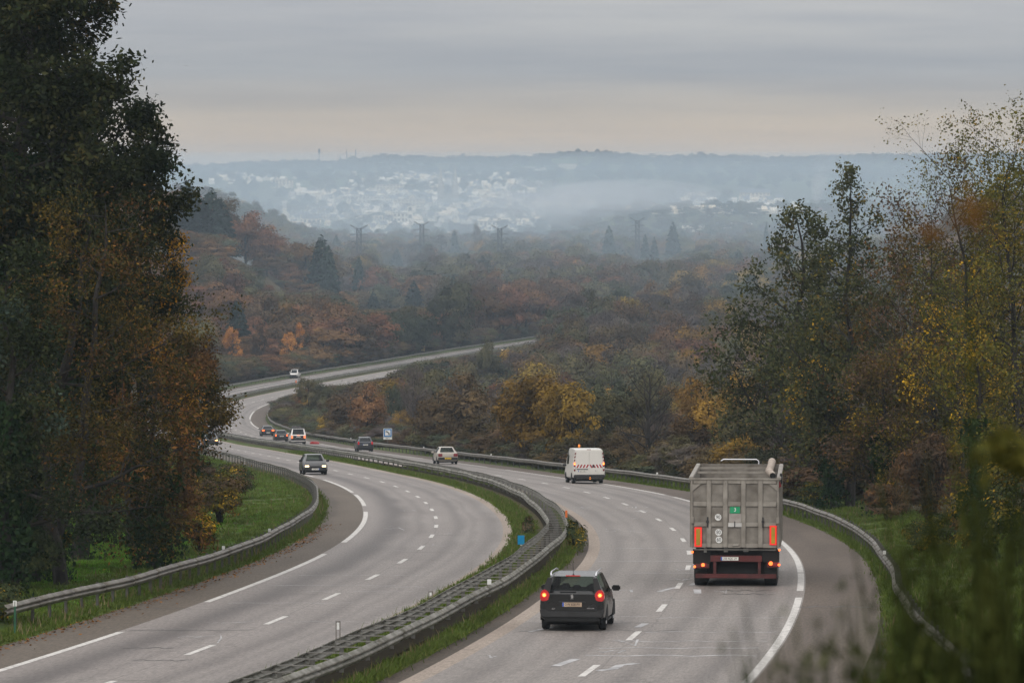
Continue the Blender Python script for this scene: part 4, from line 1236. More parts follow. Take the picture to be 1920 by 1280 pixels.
def situated(desc, x, y, marks, limit=16, tall=1, wide=1):
    """a label that places a thing by its nearest landmarks"""
    near_ = sorted(marks, key=lambda m_: math.hypot((m_[1] - x), (m_[2] - y) * 1.6))
    def rel(m_):
        dx, dy = x - m_[1], y - m_[2]
        if abs(dy) > abs(dx) * 1.1: return ('just ' if abs(dy) < 22 else '') + ('above' if dy < 0 else 'below')
        side = 'left of' if dx < 0 else 'right of'
        return ('close ' if abs(dx) < 22 else 'well ' if abs(dx) > 75 else '') + side
    a_, b_, c_ = near_[:3]
    opts = [o_ for d_ in (desc, 'tall ' + desc if tall > 1.1 else 'low ' + desc if tall < .85 else 'middling ' + desc, 'broad ' + desc if wide > 1.1 else 'narrow ' + desc if wide < .85 else 'middling wide ' + desc) for o_ in [f'{d_} {rel(a_)} the {a_[0]}', f'{d_} {rel(a_)} the {a_[0]}, {rel(b_)} the {b_[0]}', f'{d_} {rel(a_)} the {a_[0]}, {rel(c_)} the {c_[0]}', f'{d_} {rel(b_)} the {b_[0]}, {rel(c_)} the {c_[0]}']]
    for o_ in opts:
        if o_ not in used_labels and len(o_.split()) <= limit:
            used_labels[o_] = 1
            return o_
    o_ = next(q for q in opts[::-1] if len(q.split()) <= limit)
    return o_
DESC = {'rust': 'rust brown round tree', 'ochre': 'ochre yellow tree', 'olive': 'olive green round tree', 'brown': 'dull brown round tree', 'grey': 'leafless grey brown tree', 'green': 'dark green round tree', 'conifer': 'dark pointed conifer'}
for i in big:
    k_ = kinds[i]
    y_ = cand[i, 1]
    if hillside[i]:
        reg, gr = 'in the wood covering the left hillside', 'trees of the wooded hillside'
    elif dd[i] < 0 and y_ < 1500:
        reg, gr = 'in the wood behind the far carriageway', 'trees behind the far carriageway'
    elif y_ < 700:
        reg, gr = 'in the scrubby wood behind the right guard rail', 'trees of the scrub behind the right rail'
    elif y_ < 1500:
        reg, gr = 'in the valley wood right of the far motorway', 'trees of the valley wood'
    else:
        reg, gr = 'in the hazy far wood before the town', 'trees of the hazy far wood'
    put_tree(k_, (cand[i, 0], y_, cz_[i]), ww[i], hh[i], rng, {'conifer': 'conifer_tree', 'grey': 'bare_tree'}.get(k_, 'broadleaf_tree'), situated(DESC[k_], px[i], YH + (CZ - cz_[i] - hh[i]) * F / y_, LMK, 16, hh[i] / base_h[i], ww[i] / np.interp(y_, [300, 800, 1500, 3000], [5.5, 9, 13, 17])), gr)

# the rest of the wood, the tree cover of the town slopes and of the skyline: one uncountable mass
pr = bpy.data.collections.new('woodland_crowns')          # crowns shared by the mass, not placed in the scene themselves
plist = []
for key in ('rust', 'ochre', 'olive', 'brown', 'grey', 'green', 'conifer'):
    for q, k in enumerate(KINDS[key]):
        o = bpy.data.objects.new('crown_%02d' % len(plist), k.crown)
        pr.objects.link(o)
        plist.append((key, k))
byk = {key: [j for j, (kk, _) in enumerate(plist) if kk == key] for key in KINDS}
pts, rz, scl, ixs = [], [], [], []
def mass(x, y, z, w, h, key):
    j = byk[key][int(rng.integers(len(byk[key])))]
    k = plist[j][1]
    pts.append((x, y, z)); rz.append(rng.uniform(0, 6.28)); scl.append((w / k.W, w / k.W, h / k.H)); ixs.append(j)
for i in seen:
    if i not in bigset:
        mass(cand[i, 0], cand[i, 1], cz_[i], ww[i], hh[i], kinds[i])
nwood = len(pts)
for _ in range(1900):                                       # undergrowth at the foot of the wood, both sides of the motorway
    y = rng.uniform(232, 765); d = rng.uniform(9.2, 16); x = float(roadx(y)) + d
    if y < 492 and abs(960 + F * x / y - 727) < 75: continue
    mass(x, y, float(ground(x, y)) - .2, rng.uniform(2, 4.2) * (1 + y / 900), rng.uniform(1.2, 3.0), rng.choice(['green', 'brown', 'olive', 'brown', 'grey']))
for _ in range(700):
    y = rng.uniform(840, 1400); d = rng.uniform(-27, -20.5); x = float(roadx(y)) + d
    mass(x, y, float(ground(x, y)) - .2, rng.uniform(4, 8), rng.uniform(2, 4.5), rng.choice(['green', 'brown', 'olive', 'brown', 'grey']))
# undergrowth along the left motorway verge is part of it as well; then the far slopes
for _ in range(5200):
    y = rng.uniform(3300, 7400); half = 990 / F * y
    x = rng.uniform(-half, half)
    dens = .16 + .5 * (np.sin(x * .013 + y * .003) * np.sin(y * .006 - x * .005) > .25)
    if y > 6500: dens = 1.0
    if y < 3700: dens = .9
    if 3450 < y < 4200 and x > 30: dens = 1.0
    if 5650 < y < 6600: dens = .75
    if rng.uniform() > dens: continue
    w = rng.uniform(10, 22); h = rng.uniform(7, 13) if y < 6500 else rng.uniform(5, 13)
    mass(x, y, float(ground(x, y)), w, h, rng.choice(['olive', 'green', 'brown', 'green', 'olive', 'grey', 'conifer']) if y > 3700 else rng.choice(['olive', 'green', 'brown', 'grey']))
for x in np.arange(-780, 800, 5.5):                       # the trees along the skyline
    y = 6820 + rng.uniform(-60, 90); x_ = x + rng.uniform(-3, 3)
    mass(x_, y, float(ground(x_, y)) - 2, rng.uniform(12, 26), rng.uniform(8, 12) + 6 * (rng.uniform() < .05), rng.choice(['green', 'olive', 'brown']))
for _ in range(420):                                       # spur with its wood, left, in the middle distance
    y = rng.uniform(2150, 2900); x = rng.uniform(-330, -85)
    mass(x, y, float(ground(x, y)), rng.uniform(11, 17), rng.uniform(8, 13), rng.choice(['olive', 'green', 'brown', 'rust', 'green']))
def scatter(name, pts, rz, scl, ixs, coll, label, cat):
    me = bpy.data.meshes.new(name)
    me.from_pydata([tuple(p_) for p_ in pts], [], [])
    for nm, ty, val in (('turn', 'FLOAT', np.array(rz)), ('stretch', 'FLOAT_VECTOR', np.array(scl).ravel()), ('pick', 'INT', np.array(ixs))):
        a_ = me.attributes.new(nm, ty, 'POINT')
        a_.data.foreach_set('vector' if ty == 'FLOAT_VECTOR' else 'value', val.astype(np.int32 if ty == 'INT' else np.float32))
    o = bpy.data.objects.new(name, me)
    COL.objects.link(o)
    ng = bpy.data.node_groups.new(name, 'GeometryNodeTree')
    ng.interface.new_socket('Geometry', in_out='INPUT', socket_type='NodeSocketGeometry')
    ng.interface.new_socket('Geometry', in_out='OUTPUT', socket_type='NodeSocketGeometry')
    nn = ng.nodes.new
    gi, go = nn('NodeGroupInput'), nn('NodeGroupOutput')
    ip = nn('GeometryNodeInstanceOnPoints')
    ci = nn('GeometryNodeCollectionInfo'); ci.inputs['Collection'].default_value = coll; ci.inputs['Separate Children'].default_value = True; ci.inputs['Reset Children'].default_value = True
    def attr(nm, ty):
        a_ = nn('GeometryNodeInputNamedAttribute'); a_.data_type = ty; a_.inputs['Name'].default_value = nm
        return a_.outputs['Attribute']
    cx = nn('ShaderNodeCombineXYZ'); ng.links.new(attr('turn', 'FLOAT'), cx.inputs['Z'])
    e2 = nn('FunctionNodeEulerToRotation'); ng.links.new(cx.outputs[0], e2.inputs[0])
    ng.links.new(gi.outputs[0], ip.inputs['Points']); ng.links.new(ci.outputs[0], ip.inputs['Instance'])
    ip.inputs['Pick Instance'].default_value = True
    ng.links.new(attr('pick', 'INT'), ip.inputs['Instance Index']); ng.links.new(e2.outputs[0], ip.inputs['Rotation'])
    ng.links.new(attr('stretch', 'FLOAT_VECTOR'), ip.inputs['Scale']); ng.links.new(ip.outputs[0], go.inputs[0])
    md = o.modifiers.new('scatter', 'NODES'); md.node_group = ng
    return tag(o, label, cat, None, 'stuff')
scatter('woodland', pts, rz, scl, ixs, pr, 'autumn wood filling the valley floor and the far slopes in the haze', 'woodland')

# grass: tufts on the verges, the lawn, the bank and the median
gc = bpy.data.collections.new('grass_tufts')
GRASS = leaf_mat('grass_blades', [(.12, (.042, .060, .015)), (.42, (.075, .115, .022)), (.68, (.115, .145, .036)), (.84, (.18, .16, .06)), (.97, (.27, .21, .11))], .35, .5)
GRASS_B = leaf_mat('grass_bright', [(.15, (.05, .12, .012)), (.5, (.085, .20, .02)), (.9, (.15, .26, .04))], .6, .5)
for q, (hmx, gm, nb) in enumerate(((.20, GRASS, 26), (.30, GRASS, 26), (.42, GRASS, 22), (.13, GRASS_B, 30))):
    rg = np.random.default_rng(300 + q)
    b0 = rg.normal(0, .16, (nb, 2)); h_ = rg.uniform(.5, 1, nb) * hmx; ln = rg.normal(0, .45, (nb, 2)) * h_[:, None]; a_ = rg.uniform(0, 6.28, nb); wd = rg.uniform(.012, .028, nb)
    V = np.zeros((nb, 3, 3))
    V[:, 0, :2] = b0 + np.stack([np.cos(a_), np.sin(a_)], 1) * wd[:, None]; V[:, 1, :2] = b0 - np.stack([np.cos(a_), np.sin(a_)], 1) * wd[:, None]
    V[:, 2, :2] = b0 + ln; V[:, 2, 2] = h_
    me = np_mesh('tuft', V.reshape(-1, 3), np.arange(3 * nb).reshape(nb, 3)); me.materials.append(gm)
    gc.objects.link(bpy.data.objects.new('tuft_%02d' % q, me))
pts, rz, scl, ixs = [], [], [], []
def tufts(n, d0, d1, y0, y1, kinds_, smin=.7, smax=1.4, pw=1.6):
    for _ in range(n):
        y = y0 + (y1 - y0) * rng.uniform() ** pw
        d = rng.uniform(d0, d1) + (.022 * max(0, 128 - y) if d0 > 6 else 0)
        x = float(ROADX(y)) + d
        pts.append((x, y)); rz.append(rng.uniform(0, 6.28)); s_ = rng.uniform(smin, smax) * (1 + max(0, y - 250) / 400); scl.append((s_ * 1.3, s_ * 1.3, s_)); ixs.append(int(rng.choice(kinds_)))
tufts(6500, -6.93, -6.08, 84, 420, [0, 1, 0], .4, .75)
tufts(3600, -4.66, -4.5, 84, 330, [0, 0, 1], .4, .8)
tufts(3000, -16.9, -15.75, 100, 330, [0, 1, 0], .4, .8)
tufts(16000, -32, -16.6, 120, 420, [0, 0, 1, 3], .5, .9, pw=1.3)
tufts(8000, -30, -20, 140, 205, [3], .7, 1.1, 1)
tufts(2600, 6.55, 6.95, 90, 330, [0, 0, 1], .4, .75)
tufts(7000, 6.8, 12.5, 90, 330, [0, 1, 0], .5, 1.0)
xy = np.array(pts); zg = ground(xy[:, 0], xy[:, 1]); dm = xy[:, 0] - roadx(xy[:, 1])
zg = zg + np.where((dm > -7) & (dm < -4.4), .08, 0)
scatter('grass', np.c_[xy, zg], rz, scl, ixs, gc, 'green grass on the verges, the lawn and the median', 'grass')

# dry stalks and weeds standing in the verges
DRY = leaf_mat('dry_stalks', [(.2, (.10, .075, .04)), (.6, (.19, .15, .08)), (.9, (.28, .23, .13))], 1)
rg = np.random.default_rng(70)
n = 2600
sel_ = rg.integers(0, 5, n)
d = np.choose(sel_, [rg.uniform(-6.95, -6.0, n), rg.uniform(-4.85, -4.5, n), rg.uniform(-16.8, -15.8, n), rg.uniform(-26, -16.5, n), rg.uniform(6.5, 10.5, n)])
y = 95 + 230 * rg.uniform(size=n) ** 1.4; x = ROADX(y) + d; h_ = rg.uniform(.12, .38, n)
B = np.c_[x, y, ground(x, y) + .05]; ln = rg.normal(0, .22, (n, 2)) * h_[:, None]; wd = .012 + .00004 * y
V = np.stack([B - np.c_[wd, 0 * wd, 0 * wd], B + np.c_[wd, 0 * wd, 0 * wd], B + np.c_[ln, h_]], 1)
o = link('dry_stalks', np_mesh('dry_stalks', V.reshape(-1, 3), np.arange(3 * n).reshape(n, 3)), DRY)
tag(o, 'pale dry stalks standing in the grass of the verges', 'stalks', kind='stuff')
# fallen leaves along the left shoulder edge
rg = np.random.default_rng(9)
n = 1500
y = rg.uniform(100, 200, n); d = -15.7 + np.abs(rg.normal(0, .35, n)); x = ROADX(y) + d
C = np.c_[x, y, ground(x, y) + .02]
o = link('fallen_leaves', leaf_mesh('fallen_leaves', C, rg.normal(0, .25, (n, 3)) + [0, 0, 1], .09, .7, rg), LM['chestnut'])
tag(o, 'brown fallen leaves along the edge of the left hard shoulder', 'leaves', kind='stuff')

# ---------------------------------------------------------------- the town in the haze
WALLS = [mat('white_render', (.86, .78, .65), .8, var=.06, scale=.3), mat('cream_render', (.80, .67, .49), .8, var=.06, scale=.3), mat('grey_stone', (.40, .37, .33), .85, var=.15, scale=.5)]
SLATE = mat('slate_roof', (.13, .14, .16), .6, var=.15, scale=.6)
DARKW = mat('dark_window', (.05, .055, .06), .3, var=0)
def house_meshes(w, dp, h, rf):
    wl = MB().prism([(-w / 2, -2), (w / 2, -2), (w / 2, h), (-w / 2, h)], 'y', -dp / 2, dp / 2)
    wl.prism([(-dp / 2, h), (dp / 2, h), (0, h + rf)], 'x', -w / 2 + .05, w / 2 - .05)
    ro = MB()
    for s_ in (-1, 1):
        ro.add([(-w / 2 - .3, s_ * (dp / 2 + .4), h - .25), (w / 2 + .3, s_ * (dp / 2 + .4), h - .25), (w / 2 + .3, 0, h + rf + .15), (-w / 2 - .3, 0, h + rf + .15)], [(0, 1, 2, 3)])
    ro.box(-w / 2 + .2, -w / 2 + .9, -.6, .6, h + rf * .5, h + rf + 1.2)
    wi = MB()
    for k in range(max(2, int(w / 3))):
        xx = -w / 2 + w * (k + .5) / max(2, int(w / 3))
        for s_ in (-1, 1):
            for zz_ in np.arange(1, h - 1.2, 2.8):
                wi.box(xx - .5, xx + .5, s_ * (dp / 2 + .02) - .03, s_ * (dp / 2 + .02) + .03, zz_, zz_ + 1.3)
    return wl.mesh('wall'), ro.mesh('roof'), wi.mesh('window')
HM = []
for (w, dp, h, rf) in ((10, 8, 5.5, 4.2), (12, 8, 4, 4.5), (9, 9, 6.5, 4), (16, 9, 6, 4), (8, 7, 5, 4.4)):
    for wm in WALLS:
        a_, b_, c_ = house_meshes(w, dp, h, rf)
        a_.materials.append(wm); b_.materials.append(SLATE); c_.materials.append(DARKW)
        HM.append((a_, b_, c_))
rng = np.random.default_rng(31)
def put_house(x, y, k, rot, s=1.0, label=None, group='houses of the hazy town', name='house'):
    r = empty(name, (x, y, float(ground(x, y))), (0, 0, rot))
    r.scale = (s, s, s)
    tag(r, label, 'house', group)
    for nm, me_ in zip(('wall', 'roof', 'window'), HM[k]):
        o = bpy.data.objects.new(nm, me_); COL.objects.link(o); o.parent = r
    return r
CL = [  # clusters in the picture: px, row, spread x, spread y, number
 (775, 335, 75, 12, 42), (640, 370, 70, 10, 34), (690, 395, 80, 8, 26), (740, 375, 70, 14, 26), (865, 360, 70, 14, 30), (930, 385, 75, 14, 30), (890, 410, 70, 10, 20), (610, 405, 60, 10, 12),
 (480, 338, 60, 6, 9), (980, 425, 70, 8, 12), (950, 345, 50, 8, 9), (1310, 380, 25, 5, 7), (1420, 385, 45, 8, 12), (1350, 425, 90, 8, 14), (1080, 385, 30, 5, 5), (740, 425, 50, 8, 10), (1225, 410, 40, 6, 6), (560, 420, 30, 12, 5)]
LABC = {0: 'white house with slate roof in the upper part of the hazy town', 1: 'white house in the dense hazy town'}
ht = 0
for px_, py_, sx, sy, k_ in CL:
    for _ in range(k_):
        a_, b_ = px_ + rng.normal(0, sx * .55), py_ + rng.normal(0, sy * .6)
        if not 330 < b_ < 440: b_ = py_
        Yc = np.linspace(3300, 6500, 400)
        X_ = (a_ - 960) * Yc / F
        prow = YH + F * (CZ - ground(X_, Yc)) / Yc
        j = int(np.argmax(prow[60:] <= b_)) + 60
        x, y = float(X_[j]), float(Yc[j])
        zone = 'upper slope of the hazy town' if b_ < 362 else ('hazy right outskirts of the town' if a_ > 1040 else 'dense lower part of the hazy town')
        kh = int(rng.choice([0, 3, 6, 9, 12, 0, 3, 1, 4, 7, 2, 13])); sc_h = rng.uniform(.52, .86)
        put_house(x, y, kh, rng.uniform(-.7, .7) + (1.57 if rng.uniform() < .4 else 0), sc_h, situated(('small ', 'larger ')[sc_h > .68] + ('white', 'cream', 'grey')[kh % 3] + ' house with slate roof', a_, b_, TOWNM), 'houses of the town')
        ht += 1
# the many houses beyond those: one uncountable mass of roofs
hc = bpy.data.collections.new('town_roofs')
for q, (a_, b_, c_) in enumerate(HM[:12]):
    mb_ = bmesh.new(); mb_.from_mesh(a_); nf = len(mb_.faces); mb_.from_mesh(b_)
    me_ = bpy.data.meshes.new('house_shell'); mb_.faces.ensure_lookup_table()
    for f_ in mb_.faces[nf:]: f_.material_index = 1
    mb_.to_mesh(me_); mb_.free(); me_.materials.clear()
    me_.materials.append(a_.materials[0]); me_.materials.append(SLATE)
    hc.objects.link(bpy.data.objects.new('house_shell_%02d' % q, me_))
hp_, hr_, hs_, hi_ = [], [], [], []
for px_, py_, sx, sy, k_ in CL:
    for _ in range(int(k_ * 3.2)):
        a_, b_ = px_ + rng.normal(0, sx * .7), py_ + rng.normal(0, sy * .8)
        if not 330 < b_ < 440: continue
        Yc = np.linspace(3300, 6500, 400); X_ = (a_ - 960) * Yc / F
        j = int(np.argmax((YH + F * (CZ - ground(X_, Yc)) / Yc)[60:] <= b_)) + 60
        hp_.append((float(X_[j]), float(Yc[j]), float(ground(X_[j], Yc[j])))); hr_.append(rng.uniform(-.7, .7) + 1.57 * (rng.uniform() < .4)); s_ = rng.uniform(.4, .75); hs_.append((s_, s_, s_)); hi_.append(int(rng.integers(12)))
scatter('distant_houses', hp_, hr_, hs_, hi_, hc, 'crowd of tiny pale houses making up the rest of the hazy town', 'houses')
# larger buildings that stand out
def block(px_, py_, w, h, dp, label, wm=0, name='apartment_building', floors=3, roof='flat', Y0=3300, cols=None):
    Yc = np.linspace(Y0, 6500, 500); X_ = (px_ - 960) * Yc / F
    j = int(np.argmax(YH + F * (CZ - ground(X_, Yc)) / Yc <= py_)) if Y0 <= 3300 else 0
    x, y = float(X_[j]), float(Yc[j])
    r = empty(name, (x, y, float(ground(x, y))))
    tag(r, label, 'building')
    wl = MB().box(-w / 2, w / 2, -dp / 2, dp / 2, -3, h)
    if roof == 'flat':
        MB().box(-w / 2 - .3, w / 2 + .3, -dp / 2 - .3, dp / 2 + .3, h + .005, h + .5).build('roof', SLATE, r)
    else:
        MB().prism([(-dp / 2 - .5, h - .1), (dp / 2 + .5, h - .1), (0, h + dp * .42)], 'x', -w / 2 - .4, w / 2 + .4).build('roof', SLATE, r)
    wl.build('wall', WALLS[wm], r)
    nc_ = cols or max(3, int(w / 4))
    fh = h / floors
    wmsh = MB().box(-w / nc_ * .28, w / nc_ * .28, -.06, .06, -fh * .25, fh * .25).mesh('window'); wmsh.materials.append(DARKW)
    for f_ in range(floors):
        for c_ in range(nc_):
            o = bpy.data.objects.new('window', wmsh); COL.objects.link(o); o.parent = r
            o.location = (-w / 2 + w * (c_ + .5) / nc_, -dp / 2 - .03, fh * (f_ + .55))
    return r
block(690, 387, 46, 11, 10, 'long pale apartment block in the middle of the hazy town')
block(766, 391, 32, 10, 10, 'pale long block right of the big dark tree in town', 1)
block(990, 385, 34, 9, 12, 'long school like building with steep slate roof', 0, roof='gable')
block(752, 425, 15, 13, 10, 'white stepped block with dark windows beside a white tower', cols=4)
block(769, 427, 5.5, 21, 6, 'narrow white tower block beside the stepped block', cols=1)
block(585, 430, 17, 10, 11, 'big pale gabled barn at the left end of the town', 1, roof='gable', floors=2)
block(571, 418, 9, 8, 8, 'smaller pale gabled house behind the big pale barn', 1, roof='gable', floors=2)
block(530, 352, 26, 9, 10, 'pale block above the spur at the left of the town', 1)
block(780, 447, 62, 6, 14, 'long low white factory hall before the town', 0, 'factory_hall', 1)
block(1065, 318, 26, 8, 10, 'pale block high on the right slope under the ridge', 1)
block(1003, 320, 30, 5, 10, 'low pale block on the slope left of the high block')
block(930, 432, 40, 8, 14, 'white hall behind the third pylon', 0, 'factory_hall', 2)
block(740, 360, 44, 9, 10, 'long cream terrace on the town slope', 1)
block(690, 415, 30, 6, 12, 'low cream hall at the foot of the town', 1, 'factory_hall', 1)
block(1305, 376, 22, 9, 9, 'cream apartment block among trees on the right', 1)
block(1415, 378, 34, 10, 10, 'cream manor like block with slate roof on the right', 1, roof='gable')
block(1375, 432, 30, 6, 10, 'low white block below the trees on the right')
block(1300, 435, 18, 5, 9, 'low white house row on the right')
block(893, 470, 26, 3.5, 14, 'flat pale green shed roof between the trees before the town', 1, 'shed', 1)
def church(px_, py_, label):
    Yc = np.linspace(3600, 6500, 500); X_ = (px_ - 960) * Yc / F
    j = int(np.argmax(YH + F * (CZ - ground(X_, Yc)) / Yc <= py_))
    x, y = float(X_[j]), float(Yc[j])
    r = empty('church', (x, y, float(ground(x, y))))
    tag(r, label, 'church')
    for s_ in (-1, 1):
        t_ = MB().box(s_ * 8 - 3.6, s_ * 8 + 3.6, -3.6, 3.6, -3, 22)
        t_.build('tower', WALLS[2], r)
        sp_ = MB(); n_ = 8
        ring = [(s_ * 8 + 3.7 * math.cos(2 * math.pi * k / n_ + .39), 3.7 * math.sin(2 * math.pi * k / n_ + .39), 22) for k in range(n_)] + [(s_ * 8, 0, 46)]
        sp_.add(ring, [(k, (k + 1) % n_, n_) for k in range(n_)])
        sp_.build('spire', WALLS[2], r)
    MB().box(-7, 7, 3.7, 44, -3, 15).build('nave', WALLS[2], r)
    MB().prism([(-7.5, 15), (7.5, 15), (0, 24)], 'y', 3.8, 44.5).build('roof', SLATE, r)
church(840, 388, 'grey cathedral with two tall spires in the middle of the town')
def chapel(px_, py_):
    Yc = np.linspace(3300, 6500, 500); X_ = (px_ - 960) * Yc / F
    j = int(np.argmax(YH + F * (CZ - ground(X_, Yc)) / Yc <= py_)); x, y = float(X_[j]), float(Yc[j])
    r = empty('church', (x, y, float(ground(x, y)))); tag(r, 'small church with one pointed bell tower left of the pale barn', 'church')
    MB().box(-2, 2, -2, 2, -2, 12).build('tower', WALLS[1], r)
    MB().add([(-2.2, -2.2, 12), (2.2, -2.2, 12), (2.2, 2.2, 12), (-2.2, 2.2, 12), (0, 0, 22)], [(0, 1, 4), (1, 2, 4), (2, 3, 4), (3, 0, 4)]).build('spire', WALLS[2], r)
    MB().prism([(-4, -2), (4, -2), (4, 6), (0, 10), (-4, 6)], 'y', 2.1, 18).build('nave', WALLS[1], r)
chapel(534, 413)
# white house on the spur
o = put_house((452 - 960) * 2500 / F, 2500, 0, .4, .8, 'white house among the trees of the hazy left spur', None)
o = put_house((915 - 960) * 1900 / F, 1900, 3, .1, .5, 'small pale hut roof in the wood before the town', None, 'hut')

# lattice pylons
STEEL = mat('pylon_steel', (.06, .07, .085), .6, .3, var=.1)
def pylon_meshes(H_):
    body, arms = MB(), MB()
    w0, w1 = 1.5, .8
    lv = np.linspace(0, H_, 10)
    def hw(z): return .75 * w0 if False else w0 + (w1 - w0) * min(1, z / (H_ * .55))
    for sx in (-1, 1):
        for sy in (-1, 1):
            body.tube([(sx * w0, sy * w0, -1), (sx * hw(H_ * .55), sy * hw(H_ * .55), H_ * .55), (sx * w1, sy * w1, H_)], .13, 4)
    for a_, b_ in zip(lv[:-1], lv[1:]):
        for s_ in (-1, 1):
            body.tube([(-hw(a_), s_ * hw(a_), a_), (hw(b_), s_ * hw(b_), b_)], .07, 3); body.tube([(hw(a_), s_ * hw(a_), a_), (-hw(b_), s_ * hw(b_), b_)], .09, 3)
            body.tube([(s_ * hw(a_), -hw(a_), a_), (s_ * hw(b_), hw(b_), b_)], .055, 3)
            body.tube([(-hw(b_), s_ * hw(b_), b_), (hw(b_), s_ * hw(b_), b_)], .055, 3)
    for s_ in (-1, 1):
        arms.tube([(0, 0, H_ - .3), (s_ * 3.4, 0, H_ + 1.3)], .10, 4); arms.tube([(0, 0, H_ - 1.1), (s_ * 3.4, 0, H_ + 1.3)], .08, 4)
        for z_, l_ in ((H_ * .90, 3.4), (H_ * .79, 2.9), (H_ * .69, 3.3)):
            arms.tube([(0, 0, z_), (s_ * l_, 0, z_ + .1)], .09, 4); arms.tube([(0, 0, z_ + .7), (s_ * l_, 0, z_ + .1)], .06, 4)
            arms.tube([(s_ * l_, 0, z_), (s_ * l_, 0, z_ - .8)], .06, 4)
    a_, b_ = body.mesh('lattice_tower'), arms.mesh('cross_arm')
    a_.materials.append(STEEL); b_.materials.append(STEEL)
    return a_, b_
PM = pylon_meshes(24)
for px_, top, Y, lab in ((673, 418, 1850, 'leftmost of the four lattice pylons, standing highest above the wood'), (791, 412, 2150, 'lattice pylon before the white tower block'), (937, 419, 1950, 'lattice pylon in the middle before the white hall'), (1195, 405, 2350, 'rightmost and faintest of the four lattice pylons')):
    p_ = at(px_, top, Y); g_ = float(ground(p_.x, Y)); hz = p_.z - g_
    r = empty('pylon', (p_.x, Y, g_), (0, 0, .2)); tag(r, lab, 'pylon', 'lattice pylons crossing the valley')
    r.scale = (hz / 26, hz / 26, hz / 26)
    for me_, nm in zip(PM, ('lattice_tower', 'cross_arm')):
        o = bpy.data.objects.new(nm, me_); COL.objects.link(o); o.parent = r
# masts on the skyline
for px_, top, bot, lab in ((598.5, 278, 297, 'radio mast on the ridge, leftmost'), (638, 290, 322, 'reddish mast on the slope between the ridge masts'), (650, 280, 293, 'thin mast on the ridge, middle one'), (667, 279, 293, 'thin mast on the ridge, rightmost')):
    Y = 6850. if bot < 300 else 6300.
    p_ = at(px_, top, Y); g_ = float(ground(p_.x, Y))
    m_ = MB().tube([(0, 0, -1), (0, 0, p_.z - g_)], [.9, .5], 5)
    if px_ < 600: m_.box(-1.6, 1.6, -.6, .6, (p_.z - g_) * .72, (p_.z - g_) * .95)
    tag(m_.build('radio_mast', STEEL, None, loc=(p_.x, Y, g_)), lab, 'mast')
# ---------------------------------------------------------------- vehicles
def paint(name, c, rough=.28, coat=.6, metal=.0, dirt=.3):
    """car paint with road film towards the sills"""
    m, o, N, L = nodes(name)
    p = N('ShaderNodeBsdfPrincipled')
    t = N('ShaderNodeTexCoord'); n_ = N('ShaderNodeTexNoise'); n_.inputs['Scale'].default_value = 3; n_.inputs['Detail'].default_value = 5
    L(t.outputs['Object'], n_.inputs['Vector'])
    sp = N('ShaderNodeSeparateXYZ'); L(t.outputs['Object'], sp.inputs[0])
    mr = N('ShaderNodeMapRange'); mr.inputs['From Min'].default_value = 1.0; mr.inputs['From Max'].default_value = .25; mr.inputs['To Max'].default_value = dirt * 2
    L(sp.outputs['Z'], mr.inputs['Value'])
    mm = N('ShaderNodeMath', operation='MULTIPLY'); L(mr.outputs[0], mm.inputs[0]); L(n_.outputs[0], mm.inputs[1])
    mx = N('ShaderNodeMix', data_type='RGBA'); L(mm.outputs[0], mx.inputs['Factor']); mx.inputs['A'].default_value = (*c, 1); mx.inputs['B'].default_value = (.12, .11, .10, 1)
    L(mx.outputs['Result'], p.inputs['Base Color'])
    ma = N('ShaderNodeMath', operation='MULTIPLY_ADD'); L(mm.outputs[0], ma.inputs[0]); ma.inputs[1].default_value = .8; ma.inputs[2].default_value = rough
    L(ma.outputs[0], p.inputs['Roughness'])
    p.inputs['Metallic'].default_value = metal; p.inputs['Coat Weight'].default_value = coat; p.inputs['Coat Roughness'].default_value = .12
    L(p.outputs[0], o.inputs['Surface'])
    return m
def glass_mat(name, tint=(.35, .42, .40), clear=.55):
    m, o, N, L = nodes(name)
    tr = N('ShaderNodeBsdfTransparent'); tr.inputs[0].default_value = (*tint, 1)
    gl = N('ShaderNodeBsdfPrincipled'); gl.inputs['Base Color'].default_value = (.012, .014, .015, 1); gl.inputs['Roughness'].default_value = .05
    ms = N('ShaderNodeMixShader'); ms.inputs[0].default_value = 1 - clear
    L(tr.outputs[0], ms.inputs[1]); L(gl.outputs[0], ms.inputs[2]); L(ms.outputs[0], o.inputs['Surface'])
    return m
GLASS = glass_mat('car_glass', (.52, .62, .56), .72)
GLASS_DK = glass_mat('dark_car_glass', (.12, .13, .13), .3)
RUBBER = mat('tyre_rubber', (.018, .018, .018), .85, var=.2)
RIM = mat('alloy_rim', (.35, .35, .36), .35, .8, var=.1)
PLASTIC = mat('dark_plastic', (.018, .018, .019), .6, var=.15)
BLACK = mat('underbody_black', (.008, .008, .008), .9, var=0)
SEAT = mat('seat_fabric', (.03, .03, .033), .9, var=.2)
CHROME = mat('chrome', (.72, .72, .74), .18, 1, var=0)
RED_LENS = mat('red_lens', (.42, .015, .02), .2, coat=.5, var=.1, emit=((1, .04, .03), .12))
RED_DULL = mat('dull_red_lens', (.20, .02, .025), .25, coat=.5, var=.1)
LIT_TAIL = mat('lit_tail_lamp', (.6, .1, .02), .3, var=0, emit=((1, .16, .03), 2.6))
LIT_CORE = mat('lit_lamp_core', (.9, .5, .1), .3, var=0, emit=((1, .45, .08), 4.0))
LIT_HEAD = mat('lit_headlamp', (1, .95, .85), .2, var=0, emit=((1, .66, .34), 2.0))
AMBER = mat('amber_lens', (.55, .16, .02), .3, var=0, emit=((1, .3, .03), .5))
PLATE_W = mat('number_plate_white', (.70, .68, .62), .4, var=.08)
